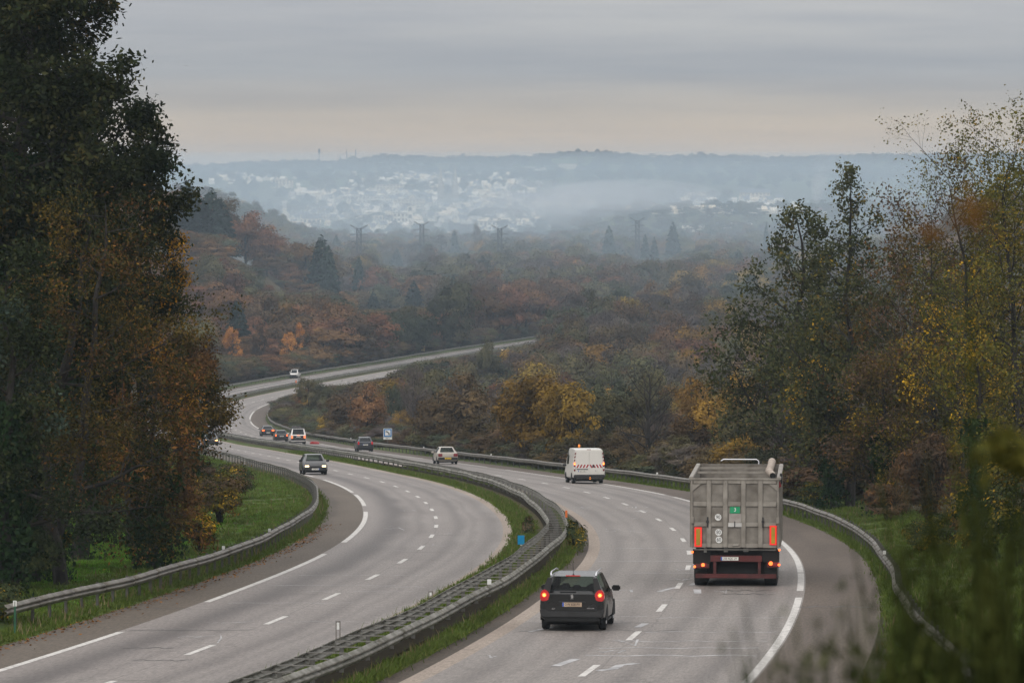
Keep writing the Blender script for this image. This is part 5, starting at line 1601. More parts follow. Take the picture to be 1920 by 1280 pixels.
PLATE_Y = mat('number_plate_yellow', (.75, .50, .05), .4, var=.05)
PLATE_B = mat('number_plate_blue', (.03, .10, .45), .4, var=0)
INK = mat('black_lettering', (.015, .015, .017), .5, var=0)
WHITE_P = paint('white_paint', (.66, .64, .60), .32, .3)
WHITE_SIGN = mat('white_sheeting', (.75, .75, .73), .5, var=.05)

def text(parent, body, loc, size, mat_, rot=(math.radians(90), 0, 0), name='lettering', sx=1.0):
    cu = bpy.data.curves.new(name, 'FONT')
    cu.body = body; cu.size = size; cu.align_x = 'CENTER'; cu.align_y = 'CENTER'; cu.extrude = .001
    cu.materials.append(mat_)
    o = bpy.data.objects.new(name, cu)
    COL.objects.link(o)
    bpy.context.view_layer.update()
    me = bpy.data.meshes.new_from_object(o.evaluated_get(bpy.context.evaluated_depsgraph_get()))
    bpy.data.objects.remove(o)
    me.name = name
    if not me.materials: me.materials.append(mat_)
    o = bpy.data.objects.new(name, me)
    o.location = loc; o.rotation_euler = rot; o.scale = (sx, 1, 1)
    COL.objects.link(o); o.parent = parent
    return o

TEMPL = {   # y/L, bottom, belt, roof (of H), widths: widest, belt, roof (of W/2)
 'wagon': [(-.500, .22, .48, .545, .90, .88, .84), (-.497, .185, .60, .655, .965, .93, .86), (-.478, .18, .655, .70, .985, .95, .80), (-.418, .16, .66, .955, 1, .955, .70),
           (-.25, .14, .655, .99, 1, .955, .71), (-.02, .14, .645, 1.0, 1, .955, .715), (0, .14, .645, 1.0, 1, .955, .715), (.16, .14, .635, .965, 1, .95, .69), (.31, .15, .625, .665, .99, .93, .82), (.46, .18, .50, .54, .95, .88, .78), (.50, .24, .36, .42, .86, .82, .76)],
 'hatch': [(-.500, .22, .47, .53, .90, .88, .84), (-.495, .185, .58, .64, .965, .93, .86), (-.465, .18, .635, .68, .985, .95, .80), (-.38, .16, .645, .95, 1, .955, .69),
           (-.22, .14, .645, .995, 1, .955, .70), (-.01, .14, .64, 1.0, 1, .955, .70), (.01, .14, .64, 1.0, 1, .955, .70), (.16, .14, .63, .96, 1, .95, .67), (.31, .15, .62, .66, .99, .93, .82), (.46, .18, .48, .53, .95, .88, .78), (.50, .24, .34, .40, .86, .82, .76)],
 'saloon': [(-.500, .24, .52, .575, .92, .90, .86), (-.493, .19, .62, .655, .97, .93, .86), (-.345, .17, .64, .685, 1, .94, .80), (-.235, .15, .645, .955, 1, .95, .66),
           (-.15, .14, .645, .995, 1, .955, .68), (.02, .14, .64, 1.0, 1, .955, .68), (.04, .14, .64, 1.0, 1, .955, .68), (.13, .14, .63, .955, 1, .95, .66), (.26, .15, .61, .645, .99, .93, .82), (.46, .18, .49, .53, .95, .88, .78), (.50, .24, .36, .42, .86, .82, .76)],
 'mpv': [(-.500, .20, .45, .52, .93, .92, .90), (-.497, .17, .54, .58, .98, .97, .90), (-.490, .16, .565, .60, .99, .975, .86), (-.455, .15, .575, .95, 1, .975, .78),
           (-.30, .14, .575, .995, 1, .975, .79), (.0, .14, .57, 1.0, 1, .975, .79), (.02, .14, .57, 1.0, 1, .975, .79), (.15, .14, .56, .975, 1, .97, .77), (.29, .15, .55, .585, .99, .94, .86), (.46, .18, .45, .49, .95, .90, .82), (.50, .23, .33, .38, .88, .84, .80)],
 'van': [(-.500, .20, .40, .46, .96, .955, .95), (-.498, .15, .50, .54, .985, .98, .94), (-.496, .145, .52, .56, .99, .98, .93), (-.488, .14, .55, .965, 1, .985, .86),
           (-.30, .13, .55, 1.0, 1, .985, .87), (.0, .13, .55, 1.0, 1, .985, .87), (.10, .13, .55, .998, 1, .985, .87), (.24, .13, .54, .965, 1, .97, .85), (.39, .14, .47, .51, .99, .94, .86), (.48, .17, .37, .41, .95, .90, .82), (.50, .21, .28, .33, .90, .86, .80)]}

def car_shell(root, style, L_, W_, H_, body_m, glass_m, side=((3, 4), (4, 5), (6, 7)), quarter=True, rear_glass=True):
    T_ = TEMPL[style]
    rings = []
    for (y, zb, zt, zr, wm, wb, wr) in T_:
        y *= L_; zb *= H_; zt *= H_; zr *= H_; wm *= W_ / 2; wb *= W_ / 2; wr *= W_ / 2
        zm = zb + (zt - zb) * .55
        half = [(wm * .82, zb), (wm * .98, zb + .10), (wm, zm), (wb, zt), (wr, zr - .035 * (1 if zr - zt > .2 else .4)), (wr - .10, zr)]
        ring = [(x, y, z) for x, z in half] + [(-x, y, z) for x, z in reversed(half)]
        rings.append(ring)
    n_ = 12
    V = [p for r_ in rings for p in r_]
    parts = {'body': [], 'windscreen': [], 'rear_window': [], 'side_window': []}
    for i in range(len(rings) - 1):
        for j in range(n_):
            f = (i * n_ + j, i * n_ + (j + 1) % n_, (i + 1) * n_ + (j + 1) % n_, (i + 1) * n_ + j)
            k = 'body'
            if (i, i + 1) in side and j in (3, 7): k = 'side_window'
            if quarter and i == 2 and False: k = 'side_window'
            if i == 7 and j == 5: k = 'windscreen'
            if i == 2 and j == 5 and rear_glass: k = 'rear_window'
            parts[k].append(f)
    parts['body'] += [tuple(range(n_)), tuple(range((len(rings) - 1) * n_ + n_ - 1, (len(rings) - 1) * n_ - 1, -1))]
    out_ = {}
    for k, fs in parts.items():
        if not fs: continue
        if k == 'side_window':
            for sgn in (1, -1):
                mb = MB(); sel_ = [f for f in fs if V[f[0]][0] * sgn > 0]
                mb.add(V, sel_)
                mb2 = MB(); used = sorted({q for f in sel_ for q in f}); mp_ = {q: i for i, q in enumerate(used)}
                mb2.add([V[q] for q in used], [tuple(mp_[q] for q in f) for f in sel_])
                out_[k + str(sgn)] = link('side_window', mb2.mesh('side_window', smooth=True), glass_m, root)
        else:
            mb2 = MB(); used = sorted({q for f in fs for q in f}); mp_ = {q: i for i, q in enumerate(used)}
            mb2.add([V[q] for q in used], [tuple(mp_[q] for q in f) for f in fs])
            if k == 'body':
                me_ = mb2.mesh('body', bevel=.018, smooth=True, segs=2)
                out_[k] = link('body', me_, body_m, root)
            else:
                out_[k] = link(k, mb2.mesh(k, smooth=True), glass_m, root)
    return out_

def wheels(root, L_, W_, r=.31, w=.20, yr=None, yf=None, inset=.02):
    n_ = 18
    ty = MB(); 
    prof = [(-w / 2, r * .68), (-w / 2, r * .93), (-w / 2 + .03, r), (w / 2 - .03, r), (w / 2, r * .93), (w / 2, r * .68)]
    vs = [(x, rr * math.sin(2 * math.pi * k / n_), rr * math.cos(2 * math.pi * k / n_)) for k in range(n_) for x, rr in prof]
    fs = [(k * 6 + j, k * 6 + j + 1, ((k + 1) % n_) * 6 + j + 1, ((k + 1) % n_) * 6 + j) for k in range(n_) for j in range(5)]
    ty.add(vs, fs); tm = ty.mesh('tyre', smooth=True); tm.materials.append(RUBBER)
    rm_ = MB().tube([(-w * .36, 0, 0), (w * .36, 0, 0)], r * .68, 14)
    for k in range(5):
        a_ = 2 * math.pi * k / 5
        for s_ in (-1, 1):
            rm_.tube([(s_ * w * .40, 0, 0), (s_ * w * .40, math.sin(a_) * r * .62, math.cos(a_) * r * .62)], .03, 4)
    rm = rm_.mesh('rim'); rm.materials.append(RIM)
    for y_ in (yr if yr is not None else -.31 * L_, yf if yf is not None else .31 * L_):
        for s_ in (-1, 1):
            o = bpy.data.objects.new('wheel', tm); COL.objects.link(o); o.parent = root; o.location = (s_ * (W_ / 2 - w / 2 - inset), y_, r)
            q = bpy.data.objects.new('rim', rm); COL.objects.link(q); q.parent = o
            # dark arch lip behind the tyre
    ar = MB()
    for y_ in (yr if yr is not None else -.31 * L_, yf if yf is not None else .31 * L_):
        for s_ in (-1, 1):
            x_ = s_ * (W_ / 2 + .003)
            pts = [(y_ + (r + .06) * math.cos(a_), r + (r + .06) * math.sin(a_)) for a_ in np.linspace(-.15, math.pi + .15, 14)]
            ar.prism(pts, 'x', x_ - s_ * .12, x_)
    ar.build('wheel_arch', BLACK, root)
    MB().box(-W_ * .40, W_ * .40, -L_ * .44, L_ * .44, .15, .32).build('underbody', BLACK, root)

def cabin(root, L_, W_, H_, rows_=(-.12, .10)):
    b = MB()
    for y_ in rows_:
        for s_ in ((-1, 0, 1) if y_ < 0 else (-1, 1)):
            x_ = s_ * W_ * .21
            b.box(x_ - .20, x_ + .20, y_ * L_ - .08, y_ * L_ + .06, .30 * H_, .62 * H_)
            b.box(x_ - .11, x_ + .11, y_ * L_ - .06, y_ * L_ + .04, .64 * H_, .76 * H_)
    b.box(-W_ * .42, W_ * .42, .22 * L_, .27 * L_, .4 * H_, .64 * H_)
    b.build('seat', SEAT, root, bevel=.03)

def plate(root, txt, loc, m=PLATE_W, back=True, w=.52, blue=True):
    s_ = -1 if back else 1
    x, y, z = loc
    o = MB().box(x - w / 2, x + w / 2, y - .012, y + .012, z - .055, z + .055).build('number_plate', m, root)
    if blue:
        MB().box(x - w / 2 + .002, x - w / 2 + .045, y + s_ * .016 - .003, y + s_ * .016 + .003, z - .053, z + .053).build('country_band', PLATE_B, o)
    t_ = text(o, txt, (x + .01, y + s_ * .016, z), .105, INK, rot=(math.radians(90), 0, 0 if back else math.pi), sx=.78)
    return o

def lamp(root, name, x0, x1, y0, y1, z0, z1, m, bev=.02, label=None):
    o = MB().box(min(x0, x1), max(x0, x1), y0, y1, z0, z1).build(name, m, root, bevel=bev)
    if label: o['label'] = label
    return o

def mirror(root, L_, W_, H_, m, y=.20, z=.66, s=(-1, 1)):
    for s_ in s:
        x_ = s_ * W_ / 2
        b = MB().box(min(x_ - s_ * .03, x_ + s_ * .20), max(x_ - s_ * .03, x_ + s_ * .20), y * L_ - .06, y * L_ + .05, z * H_ - .06, z * H_ + .09)
        b.build('wing_mirror', m, root, bevel=.03)

def vehicle(name, label, cat, px, py, yoff, facing=1, group=None, twist=0.0):
    """contact row (px, py) is where the axle that faces the camera stands; yoff = its place in the vehicle"""
    X, Y, z = pix_ground(px, py)
    s_ = float(roadx(Y + 2) - roadx(Y - 2)) / 4
    zz_ = (float(ground(X + s_ * 2, Y + 2)) - float(ground(X - s_ * 2, Y - 2))) / 4
    h = math.atan(s_) + twist
    cx, cyy = X - facing * 0 + math.sin(h) * (-yoff * facing), Y + math.cos(h) * (-yoff * facing)
    r = empty(name, (cx, cyy, float(ground(cx, cyy)) + .008), (math.atan(zz_) * facing, 0, -h + (0 if facing > 0 else math.pi)))
    tag(r, label, cat, group)
    return r

# --- black estate car in the nearest lane
BLACK_P = paint('black_paint', (.0045, .0045, .005), .25, .25, dirt=.08)
L_, W_, H_ = 4.16, 1.76, 1.50
r = vehicle('estate_car', 'black estate car with lit red tail lamps and silver roof rails in the near lane', 'car', 1077, 1180, -.31 * L_)
car_shell(r, 'wagon', L_, W_, H_, BLACK_P, GLASS)
wheels(r, L_, W_, .315, .20); cabin(r, L_, W_, H_); mirror(r, L_, W_, H_, BLACK_P)
yb = -.5 * L_
MB().prism([(-.80, .36), (.80, .36), (.845, .44), (.86, .58), (.70, .56), (.62, .52), (-.62, .52), (-.70, .56), (-.86, .58), (-.845, .44)], 'y', yb - .06, yb + .30).build('rear_bumper', PLASTIC, r, bevel=.02)
MB().box(-.74, .74, yb - .03, yb + .3, .23, .37).build('rear_valance', BLACK, r, bevel=.02)
MB().prism([(-.66, .53), (.66, .53), (.69, .80), (.60, .96), (-.60, .96), (-.69, .80)], 'y', yb - .018, yb + .05).build('tailgate', BLACK_P, r, bevel=.014)
MB().box(-.36, .36, yb - .030, yb - .012, .755, .785).build('tailgate_handle', PLASTIC, r, bevel=.005)
plate(r, 'DW 838 PV', (0, yb - .03, .70), mat('plate_in_orange_light', (.50, .37, .26), .5, var=.1))  # orange light on the plate is mixed into its base colour
LEN = [(.50, 1.06), (.66, 1.10), (.80, 1.00), (.86, .84), (.80, .77), (.66, .79), (.58, .90)]
for s_ in (-1, 1):
    pl = [(s_ * (x + .0), z) for x, z in [(.62, .80), (.82, .78), (.865, .88), (.84, 1.02), (.76, 1.10), (.66, 1.06), (.60, .95)]]
    if s_ < 0: pl = pl[::-1]
    o = MB().prism(pl, 'y', yb - .025, yb + .22).build('tail_lamp', RED_LENS, r, bevel=.02)
    MB().tube([(s_ * .745, yb - .04, .95), (s_ * .745, yb - .02, .95)], .055, 12).build('bulb', LIT_TAIL, o)
    MB().tube([(s_ * .745, yb - .045, .945), (s_ * .745, yb - .03, .945)], .03, 10).build('bulb', LIT_CORE, o)
    rail = MB().tube([(s_ * .60, -.40 * L_, 1.44), (s_ * .605, -.385 * L_, 1.51), (s_ * .61, -.33 * L_, 1.535), (s_ * .61, .05 * L_, 1.55), (s_ * .60, .12 * L_, 1.52)], .022, 8)
    rail.build('roof_rail', CHROME, r, smooth=True)
MB().box(-.20, .20, yb + .26, yb + .32, 1.435, 1.462).build('brake_light', RED_LENS, r, bevel=.008)
MB().tube([(0, yb + .42, 1.45), (0, yb + .42, 1.49)], [.035, .02], 8).tube([(0, yb + .42, 1.48), (0, yb + .22, 1.80)], .006, 4).build('aerial', PLASTIC, r)
MB().box(-.34, .10, yb + .045, yb + .07, 1.055, 1.08).build('wiper', PLASTIC, r, bevel=.006)
for s_ in (-1, 1):
    MB().prism([(s_ * .60, 1.00), (s_ * .80, 1.00), (s_ * .665, 1.40), (s_ * .545, 1.40)][::s_], 'y', yb + .04, yb + .16).build('pillar_trim', PLASTIC, r)
# chrome rampant animal badge on the tailgate
BADGE = [(-.030, -.055), (-.012, -.050), (-.008, -.022), (.004, -.022), (.012, -.05), (.032, -.055), (.022, -.035), (.026, -.010), (.044, -.004), (.028, .004), (.018, .008), (.040, .026), (.016, .022), (.010, .034), (.026, .050), (.004, .056), (-.016, .050),
         (-.022, .036), (-.044, .040), (-.028, .024), (-.016, .016), (-.038, .004), (-.020, .0), (-.022, -.026)]
MB().prism([(x * 1.1, .905 + z * 1.1) for x, z in BADGE], 'y', yb - .03, yb - .017).build('badge', CHROME, r)
text(r, '207', (-.50, yb - .022, .58), .06, CHROME); text(r, 'HDi SW', (.50, yb - .022, .60), .055, CHROME)
MB().box(-.86, -.80, -.2 * L_, .15 * L_, .20, .26).box(.80, .86, -.2 * L_, .15 * L_, .20, .26).build('sill', PLASTIC, r, bevel=.01)

# --- lorry with grey tipper trailer
GREY_BOX = mat('weathered_grey_alloy', (.25, .228, .20), .6, .15, c2=(.115, .10, .082), scale=2.4, bump=.05)
GREY_RIB = mat('grey_rib_alloy', (.31, .285, .25), .55, .15, c2=(.19, .17, .145), scale=2.6)
RED_FRAME = mat('red_chassis', (.075, .009, .008), .6, var=.25, scale=3)
HIVIS_R = mat('reflective_border_glow', (.80, .03, .02), .4, var=0, emit=((1, .02, .01), .30))  # reflective border given a faint glow, though it is no lamp
HIVIS_Y = mat('yellow_reflective_core', (.40, .26, .02), .4, var=.1)
GREEN_S = mat('green_sign', (.01, .30, .13), .5, var=.05)
FADED = mat('faded_poster', (.38, .36, .33), .6, c2=(.28, .24, .22), scale=6)
TARP = mat('dirty_tarpaulin', (.42, .36, .30), .7, c2=(.26, .20, .16), scale=3)
RED_CLOTH = mat('red_strap', (.35, .02, .03), .7, var=.1)
Lt = 8.6
r = vehicle('lorry', 'grey tipper lorry with ribbed tailgate, speed discs and lit red lamps in the right lane', 'truck', 1380, 1097, .75)
def X_(zx): return (zx - 545) / 267.
def Z_(zy): return (1172 - zy) / 267.
xl, xr, zb_, zt_ = X_(165), X_(914), Z_(845), Z_(268)
RISE = .24
wall = MB()
for x0_ in (xl, xr - .07):
    wall.prism([(0, zb_), (Lt, zb_), (Lt, zt_ + RISE), (0, zt_)], 'x', x0_, x0_ + .07)
wall.build('side_wall', GREY_BOX, r, bevel=.015)
MB().box(xl + .072, xr - .072, Lt - .08, Lt, zb_, zt_ + .08 + RISE).build('front_wall', GREY_BOX, r, bevel=.015)
MB().box(xl + .072, xr - .072, .1, Lt - .1, zb_ + .3, zb_ + .40).build('load_floor', GREY_BOX, r)
for k in range(9):
    y_ = .5 + k * .95
    for s_, x_ in ((-1, xl), (1, xr)):
        MB().box(min(x_, x_ + s_ * .05), max(x_, x_ + s_ * .05), y_ - .05, y_ + .05, zb_, zt_ - .05).build('side_rib', GREY_RIB, r)
for x_ in (xl, xr):
    MB().prism([(.02, zt_ - .01), (Lt, zt_ - .01 + RISE), (Lt, zt_ + .09 + RISE), (.02, zt_ + .09)], 'x', x_ - .07, x_ + .07).build('top_rail', GREY_RIB, r, bevel=.015)
gate = MB().box(xl + .01, xr - .01, -.05, .0, zb_, zt_).build('tailgate', GREY_BOX, r, bevel=.01)
edges_v = [X_(165), X_(318), X_(458), X_(612), X_(757), X_(914)]
for k, xv in enumerate(edges_v):
    w_ = .075 if 0 < k < 5 else .055
    MB().box(max(xl, xv - w_), min(xr, xv + w_), -.115, -.05, zb_ + .002, zt_ - .002).build('rib', GREY_RIB, gate, bevel=.02)
for zy, w_ in ((282, .075), (475, .075), (648, .07), (828, .07)):
    for k in range(5):
        a_, b_ = edges_v[k] + .078, edges_v[k + 1] - .078
        MB().box(a_, b_, -.100, -.05, Z_(zy) - w_, min(Z_(zy) + w_, zt_ - .003)).build('rib', GREY_RIB, gate, bevel=.015)
for s_ in (-1, 1):     # chamfered upper corners
    x_ = xl + .05 if s_ < 0 else xr - .05
    MB().prism([(x_, zt_ - .14), (x_ - s_ * .26, zt_ - .14), (x_, zt_ - .36)][::s_], 'y', -.097, -.05).build('corner_gusset', GREY_RIB, gate)
MB().box(xl, xr, -.13, .06, zt_ - .02, zt_ + .05).build('rib', GREY_RIB, gate, bevel=.02)
MB().box(X_(497), X_(582), -.075, -.051, Z_(552), Z_(495)).build('green_plate', GREEN_S, gate)
text(gate, '3', (X_(540), -.078, Z_(523)), .17, WHITE_SIGN)
MB().box(X_(490), X_(598), -.065, -.051, Z_(632), Z_(556)).build('faded_poster', FADED, gate)
MB().box(X_(483), X_(598), -.112, -.101, Z_(668), Z_(634)).build('pale_label', mat('pale_label', (.5, .49, .47), .6, var=.1), gate)
MB().box(X_(534), X_(542), -.118, -.111, Z_(668), Z_(620)).build('lettering', INK, gate)
for zx, zy, num in ((396, 587, '90'), (400, 715, '80'), (403, 778, '60')):
    MB().tube([(X_(zx), -.066, Z_(zy)), (X_(zx), -.051, Z_(zy))], .105, 24).build('speed_disc', WHITE_SIGN, gate)
    text(gate, num, (X_(zx), -.069, Z_(zy)), .17, INK, sx=.85)
for a_, b_, c_, d_ in ((195, 258, 672, 838), (835, 895, 655, 820)):
    o = MB().box(X_(a_), X_(b_), -.135, -.116, Z_(d_), Z_(c_)).build('warning_panel', HIVIS_R, gate)
    MB().box(X_(a_ + 15), X_(b_ - 14), -.141, -.136, Z_(d_ - 13), Z_(c_ + 13)).build('yellow_core', HIVIS_Y, o)
for zx in (307, 778):
    MB().tube([(X_(zx), -.14, Z_(672)), (X_(zx), -.14, Z_(585))], .022, 6).box(X_(zx) - .04, X_(zx) + .04, -.16, -.11, Z_(632), Z_(612)).build('gate_latch', PLASTIC, gate)
for zx in (175, 905):
    MB().box(X_(zx) - .05, X_(zx) + .05, -.16, -.05, Z_(640), Z_(585)).build('hinge', GREY_RIB, gate, bevel=.01)
MB().tube([(X_(515), -.13, Z_(812)), (X_(520), -.13, Z_(826)), (X_(570), -.13, Z_(826)), (X_(576), -.13, Z_(812))], .018, 6).build('gate_latch', GREY_RIB, gate)
# underside
MB().box(xl + .15, xr - .15, .1, Lt, zb_ - .25, zb_ - .03).build('chassis', BLACK, r)
MB().box(X_(330), X_(770), -.06, .1, Z_(965), Z_(912)).build('rear_crossmember', RED_FRAME, r, bevel=.01)
MB().box(X_(200), X_(320), -.03, .1, Z_(1022), Z_(985)).box(X_(812), X_(912), -.03, .1, Z_(1012), Z_(965)).build('lamp_bracket', RED_FRAME, r, bevel=.01)
MB().box(X_(355), X_(380), -.02, .08, Z_(1075), Z_(965)).box(X_(735), X_(760), -.02, .08, Z_(1075), Z_(965)).build('bumper_hanger', RED_FRAME, r)
MB().box(X_(203), X_(893), -.07, .05, Z_(1105), Z_(1068)).build('underrun_bar', RED_FRAME, r, bevel=.01)
MB().box(X_(182), X_(330), -.01, .02, Z_(985), Z_(858)).box(X_(770), X_(918), -.01, .02, Z_(965), Z_(858)).build('mud_flap', BLACK, r)
MB().tube([(xl + .1, -.06, zb_ - .07), (xr - .1, -.06, zb_ - .07)], .03, 6).box(X_(445), X_(480), -.1, -.02, zb_ - .14, zb_ - .02).box(X_(610), X_(655), -.1, -.02, zb_ - .13, zb_ - .02).box(X_(275), X_(300), -.1, -.02, zb_ - .16, zb_ - .02).build('gate_linkage', GALV_DARK, r)
plate(r, '258 AQC 29', (X_(495), -.09, Z_(938)), w=.56)
for zx, zy, rr, m_ in ((268, 992, .055, LIT_TAIL), (197, 1008, .04, LIT_TAIL), (845, 977, .065, LIT_TAIL), (915, 988, .04, LIT_TAIL), (177, 884, .038, LIT_TAIL), (918, 862, .035, LIT_TAIL)):
    MB().tube([(X_(zx), -.12, Z_(zy)), (X_(zx), -.05, Z_(zy))], rr, 10).build('tail_lamp', m_, r)
lamp(r, 'tail_lamp', X_(240), X_(300), -.06, -.03, Z_(1012), Z_(978), RED_DULL, .01); lamp(r, 'tail_lamp', X_(865), X_(920), -.06, -.03, Z_(1005), Z_(968), RED_DULL, .01)
n_ = 22
for y_ in (.75, 2.05, 3.35):
    for s_ in (-1, 1):
        x_ = s_ * (xr - .26)
        o = MB().tube([(x_ - .21, y_, .52), (x_ - .19, y_, .52), (x_ + .19, y_, .52), (x_ + .21, y_, .52)], [.46, .52, .52, .46], n_).build('wheel', RUBBER, r, smooth=True)
        MB().tube([(x_ + s_ * .205, y_, .52), (x_ + s_ * .22, y_, .52)], .28, 14).build('rim', RIM, o)
    MB().tube([(-1.0, y_, .52), (1.0, y_, .52)], .09, 8).build('axle', BLACK, r)
MB().box(-1.12, 1.12, .25, 4.6, .34, zb_ - .26).build('underbody', BLACK, r)  # solid block for axle gear, black to carry the shade under the trailer
# tractor unit in front
CABP = paint('cab_paint', (.30, .30, .31), .35, .3)
MB().box(-1.22, 1.22, Lt + 1.0, Lt + 3.0, .9, 3.25).build('cab', CABP, r, bevel=.12)
MB().box(-1.0, 1.0, Lt - 1.5, Lt + 2.8, .55, .95).build('tractor_frame', BLACK, r)
for y_ in (Lt - .9, Lt + 2.1):
    for s_ in (-1, 1):
        MB().tube([(s_ * 1.05 - .17, y_, .5), (s_ * 1.05 + .17, y_, .5)], .5, n_).build('wheel', RUBBER, r, smooth=True)
for zx, za, zc in ((150, 390, 335), (150, 498, 408)):
    o = MB().box(X_(zx) - .06, X_(zx) + .06, Lt + 2.2, Lt + 2.35, Z_(za) + .28, Z_(zc) + .28).build('wing_mirror', PLASTIC, r, bevel=.03)
MB().tube([(-1.2, Lt + 2.25, Z_(400) + .28), (X_(150), Lt + 2.28, Z_(400) + .28)], .03, 5).build('mirror_arm', PLASTIC, r)
# top: hoop, cross bar, rolled sheet on the right
MB().tube([(X_(365), Lt - .05, zt_ + .28), (X_(370), Lt - .05, zt_ + .42), (X_(392), Lt - .05, zt_ + .47), (X_(690), Lt - .05, zt_ + .47), (X_(708), Lt - .05, zt_ + .42), (X_(712), Lt - .05, zt_ + .28)], .025, 6).build('front_hoop', CHROME, r, smooth=True)
MB().box(xl + .1, xr - .1, Lt * .45, Lt * .45 + .08, zt_ + .09, zt_ + .17).build('cross_bar', GREY_RIB, r, bevel=.01)
MB().box(xl + .1, xr - .1, Lt * .78, Lt * .78 + .08, zt_ + .17, zt_ + .25).build('cross_bar', GREY_RIB, r, bevel=.01)
MB().tube([(X_(860), .1, zt_ + .13), (X_(850), .5, zt_ + .17), (X_(822), 1.6, zt_ + .24), (X_(830), 4, zt_ + .30), (X_(830), Lt - .1, zt_ + .40)], [.10, .115, .12, .12, .13], 12, False).build('rolled_sheet', TARP, r, smooth=True)
MB().tube([(X_(862), .08, zt_ + .13), (X_(862), .10, zt_ + .13)], .095, 12).build('sheet_mouth', BLACK, r)
MB().prism([(X_(890), Z_(262)), (X_(922), Z_(285)), (X_(935), Z_(325)), (X_(915), Z_(335)), (X_(898), Z_(290))][::-1], 'y', .2, .26).build('red_strap', RED_CLOTH, r)
MB().box(xr + .02, xr + .10, .5, .9, zt_ - .15, zt_ + .20).build('sheet_arm', PLASTIC, r, bevel=.02)

# --- white high roof works van
L_, W_, H_ = 5.4, 2.04, 2.26
r = vehicle('delivery_van', 'white high roofed works van with red and white chevrons and an amber beacon', 'van', 1101, 906, -.30 * L_)
car_shell(r, 'van', L_, W_, H_, WHITE_P, GLASS_DK, side=((6, 7),), rear_glass=False)
wheels(r, L_, W_, .33, .22, yr=-.30 * L_, yf=.30 * L_); mirror(r, L_, W_, H_, PLASTIC, .27, .50)
yb = -.5 * L_
MB().box(-1.005, -1.0, -.05, .7, 1.15, 1.85).build('side_window', GLASS_DK, r)
for s_ in (-1, 1):
    MB().prism([(s_ * .006, .58), (s_ * .86, .58), (s_ * .88, 1.3), (s_ * .80, 2.12), (s_ * .006, 2.12)][::s_], 'y', yb - .03, yb + .06).build('rear_door', WHITE_P, r, bevel=.012)
    o = MB().box(min(s_ * .885, s_ * .99), max(s_ * .885, s_ * .99), yb - .03, yb + .06, .80, 1.36).build('tail_lamp', RED_DULL, r, bevel=.02)
    MB().box(min(s_ * .895, s_ * .985), max(s_ * .895, s_ * .985), yb - .045, yb - .025, 1.20, 1.36).build('bulb', LIT_TAIL, o, bevel=.01)
    MB().tube([(s_ * .94, yb - .055, 1.27), (s_ * .94, yb - .04, 1.27)], .032, 8).build('bulb', LIT_CORE, o)
    MB().box(min(s_ * .90, s_ * .98), max(s_ * .90, s_ * .98), yb - .04, yb - .02, .93, 1.08).build('clear_lens', WHITE_SIGN, o, bevel=.01)
    for k_ in range(3):
        z_ = 1.42 + .22 * k_
        x_ = s_ * (.945 - .03 * k_)
        MB().prism([(x_ - .04, z_), (x_ + .04, z_ + .06 * 1), (x_ + .04, z_ + .15), (x_ - .04, z_ + .09)], 'y', yb + .055 - .06, yb + .05).build('chevron', RED_DULL, r)
MB().box(-1.0, 1.0, yb - .06, yb + .25, .34, .58).build('rear_bumper', PLASTIC, r, bevel=.03)
MB().box(-.9, .9, yb + .05, yb + .3, .22, .34).build('underbody', BLACK, r)
MB().box(-.86, -.01, yb - .036, yb - .031, 1.02, 1.23).box(.01, .86, yb - .036, yb - .031, 1.02, 1.23).build('chevron_band', WHITE_SIGN, r)
CHEV = mat('chevron_red', (.34, .012, .02), .5, var=.1)
for s_ in (-1, 1):
    for k_ in range(4):
        x0 = s_ * (.12 + .205 * k_)
        MB().prism([(x0, 1.022), (x0 + s_ * .11, 1.022), (x0 + s_ * .0, 1.228), (x0 - s_ * .11, 1.228)][::s_], 'y', yb - .041, yb - .0365).build('chevron', CHEV, r)
MB().box(.20, .32, yb - .06, yb - .03, 1.05, 1.20).build('door_handle', PLASTIC, r, bevel=.01)
MB().box(-.82, -.08, yb - .05, yb - .03, .90, .95).build('plate_light_bar', PLASTIC, r)
plate(r, 'AJ 811 KB', (-.46, yb - .045, .82))
MB().prism([(.42 + .05 * math.cos(a_), .84 + .045 * math.sin(a_)) for a_ in (-1.57, .3, 2.84)], 'y', yb - .04, yb - .031).build('badge', CHROME, r)
MB().box(-.13, .13, yb + .06, yb + .09, 2.17, 2.205).build('brake_light', RED_DULL, r)
MB().tube([(-.28, .06 * L_, 2.25), (-.28, .06 * L_, 2.31)], .08, 10).build('beacon_base', PLASTIC, r)
MB().tube([(-.28, .06 * L_, 2.31), (-.28, .06 * L_, 2.45), (-.28, .06 * L_, 2.49)], [.075, .07, .03], 12).build('beacon', AMBER, r, smooth=True)
MB().tube([(.05, yb - .1, .40), (.05, yb - .02, .42)], .035, 8).box(.0, .1, yb - .1, yb - .05, .28, .34).build('tow_hitch', AMBER, r)

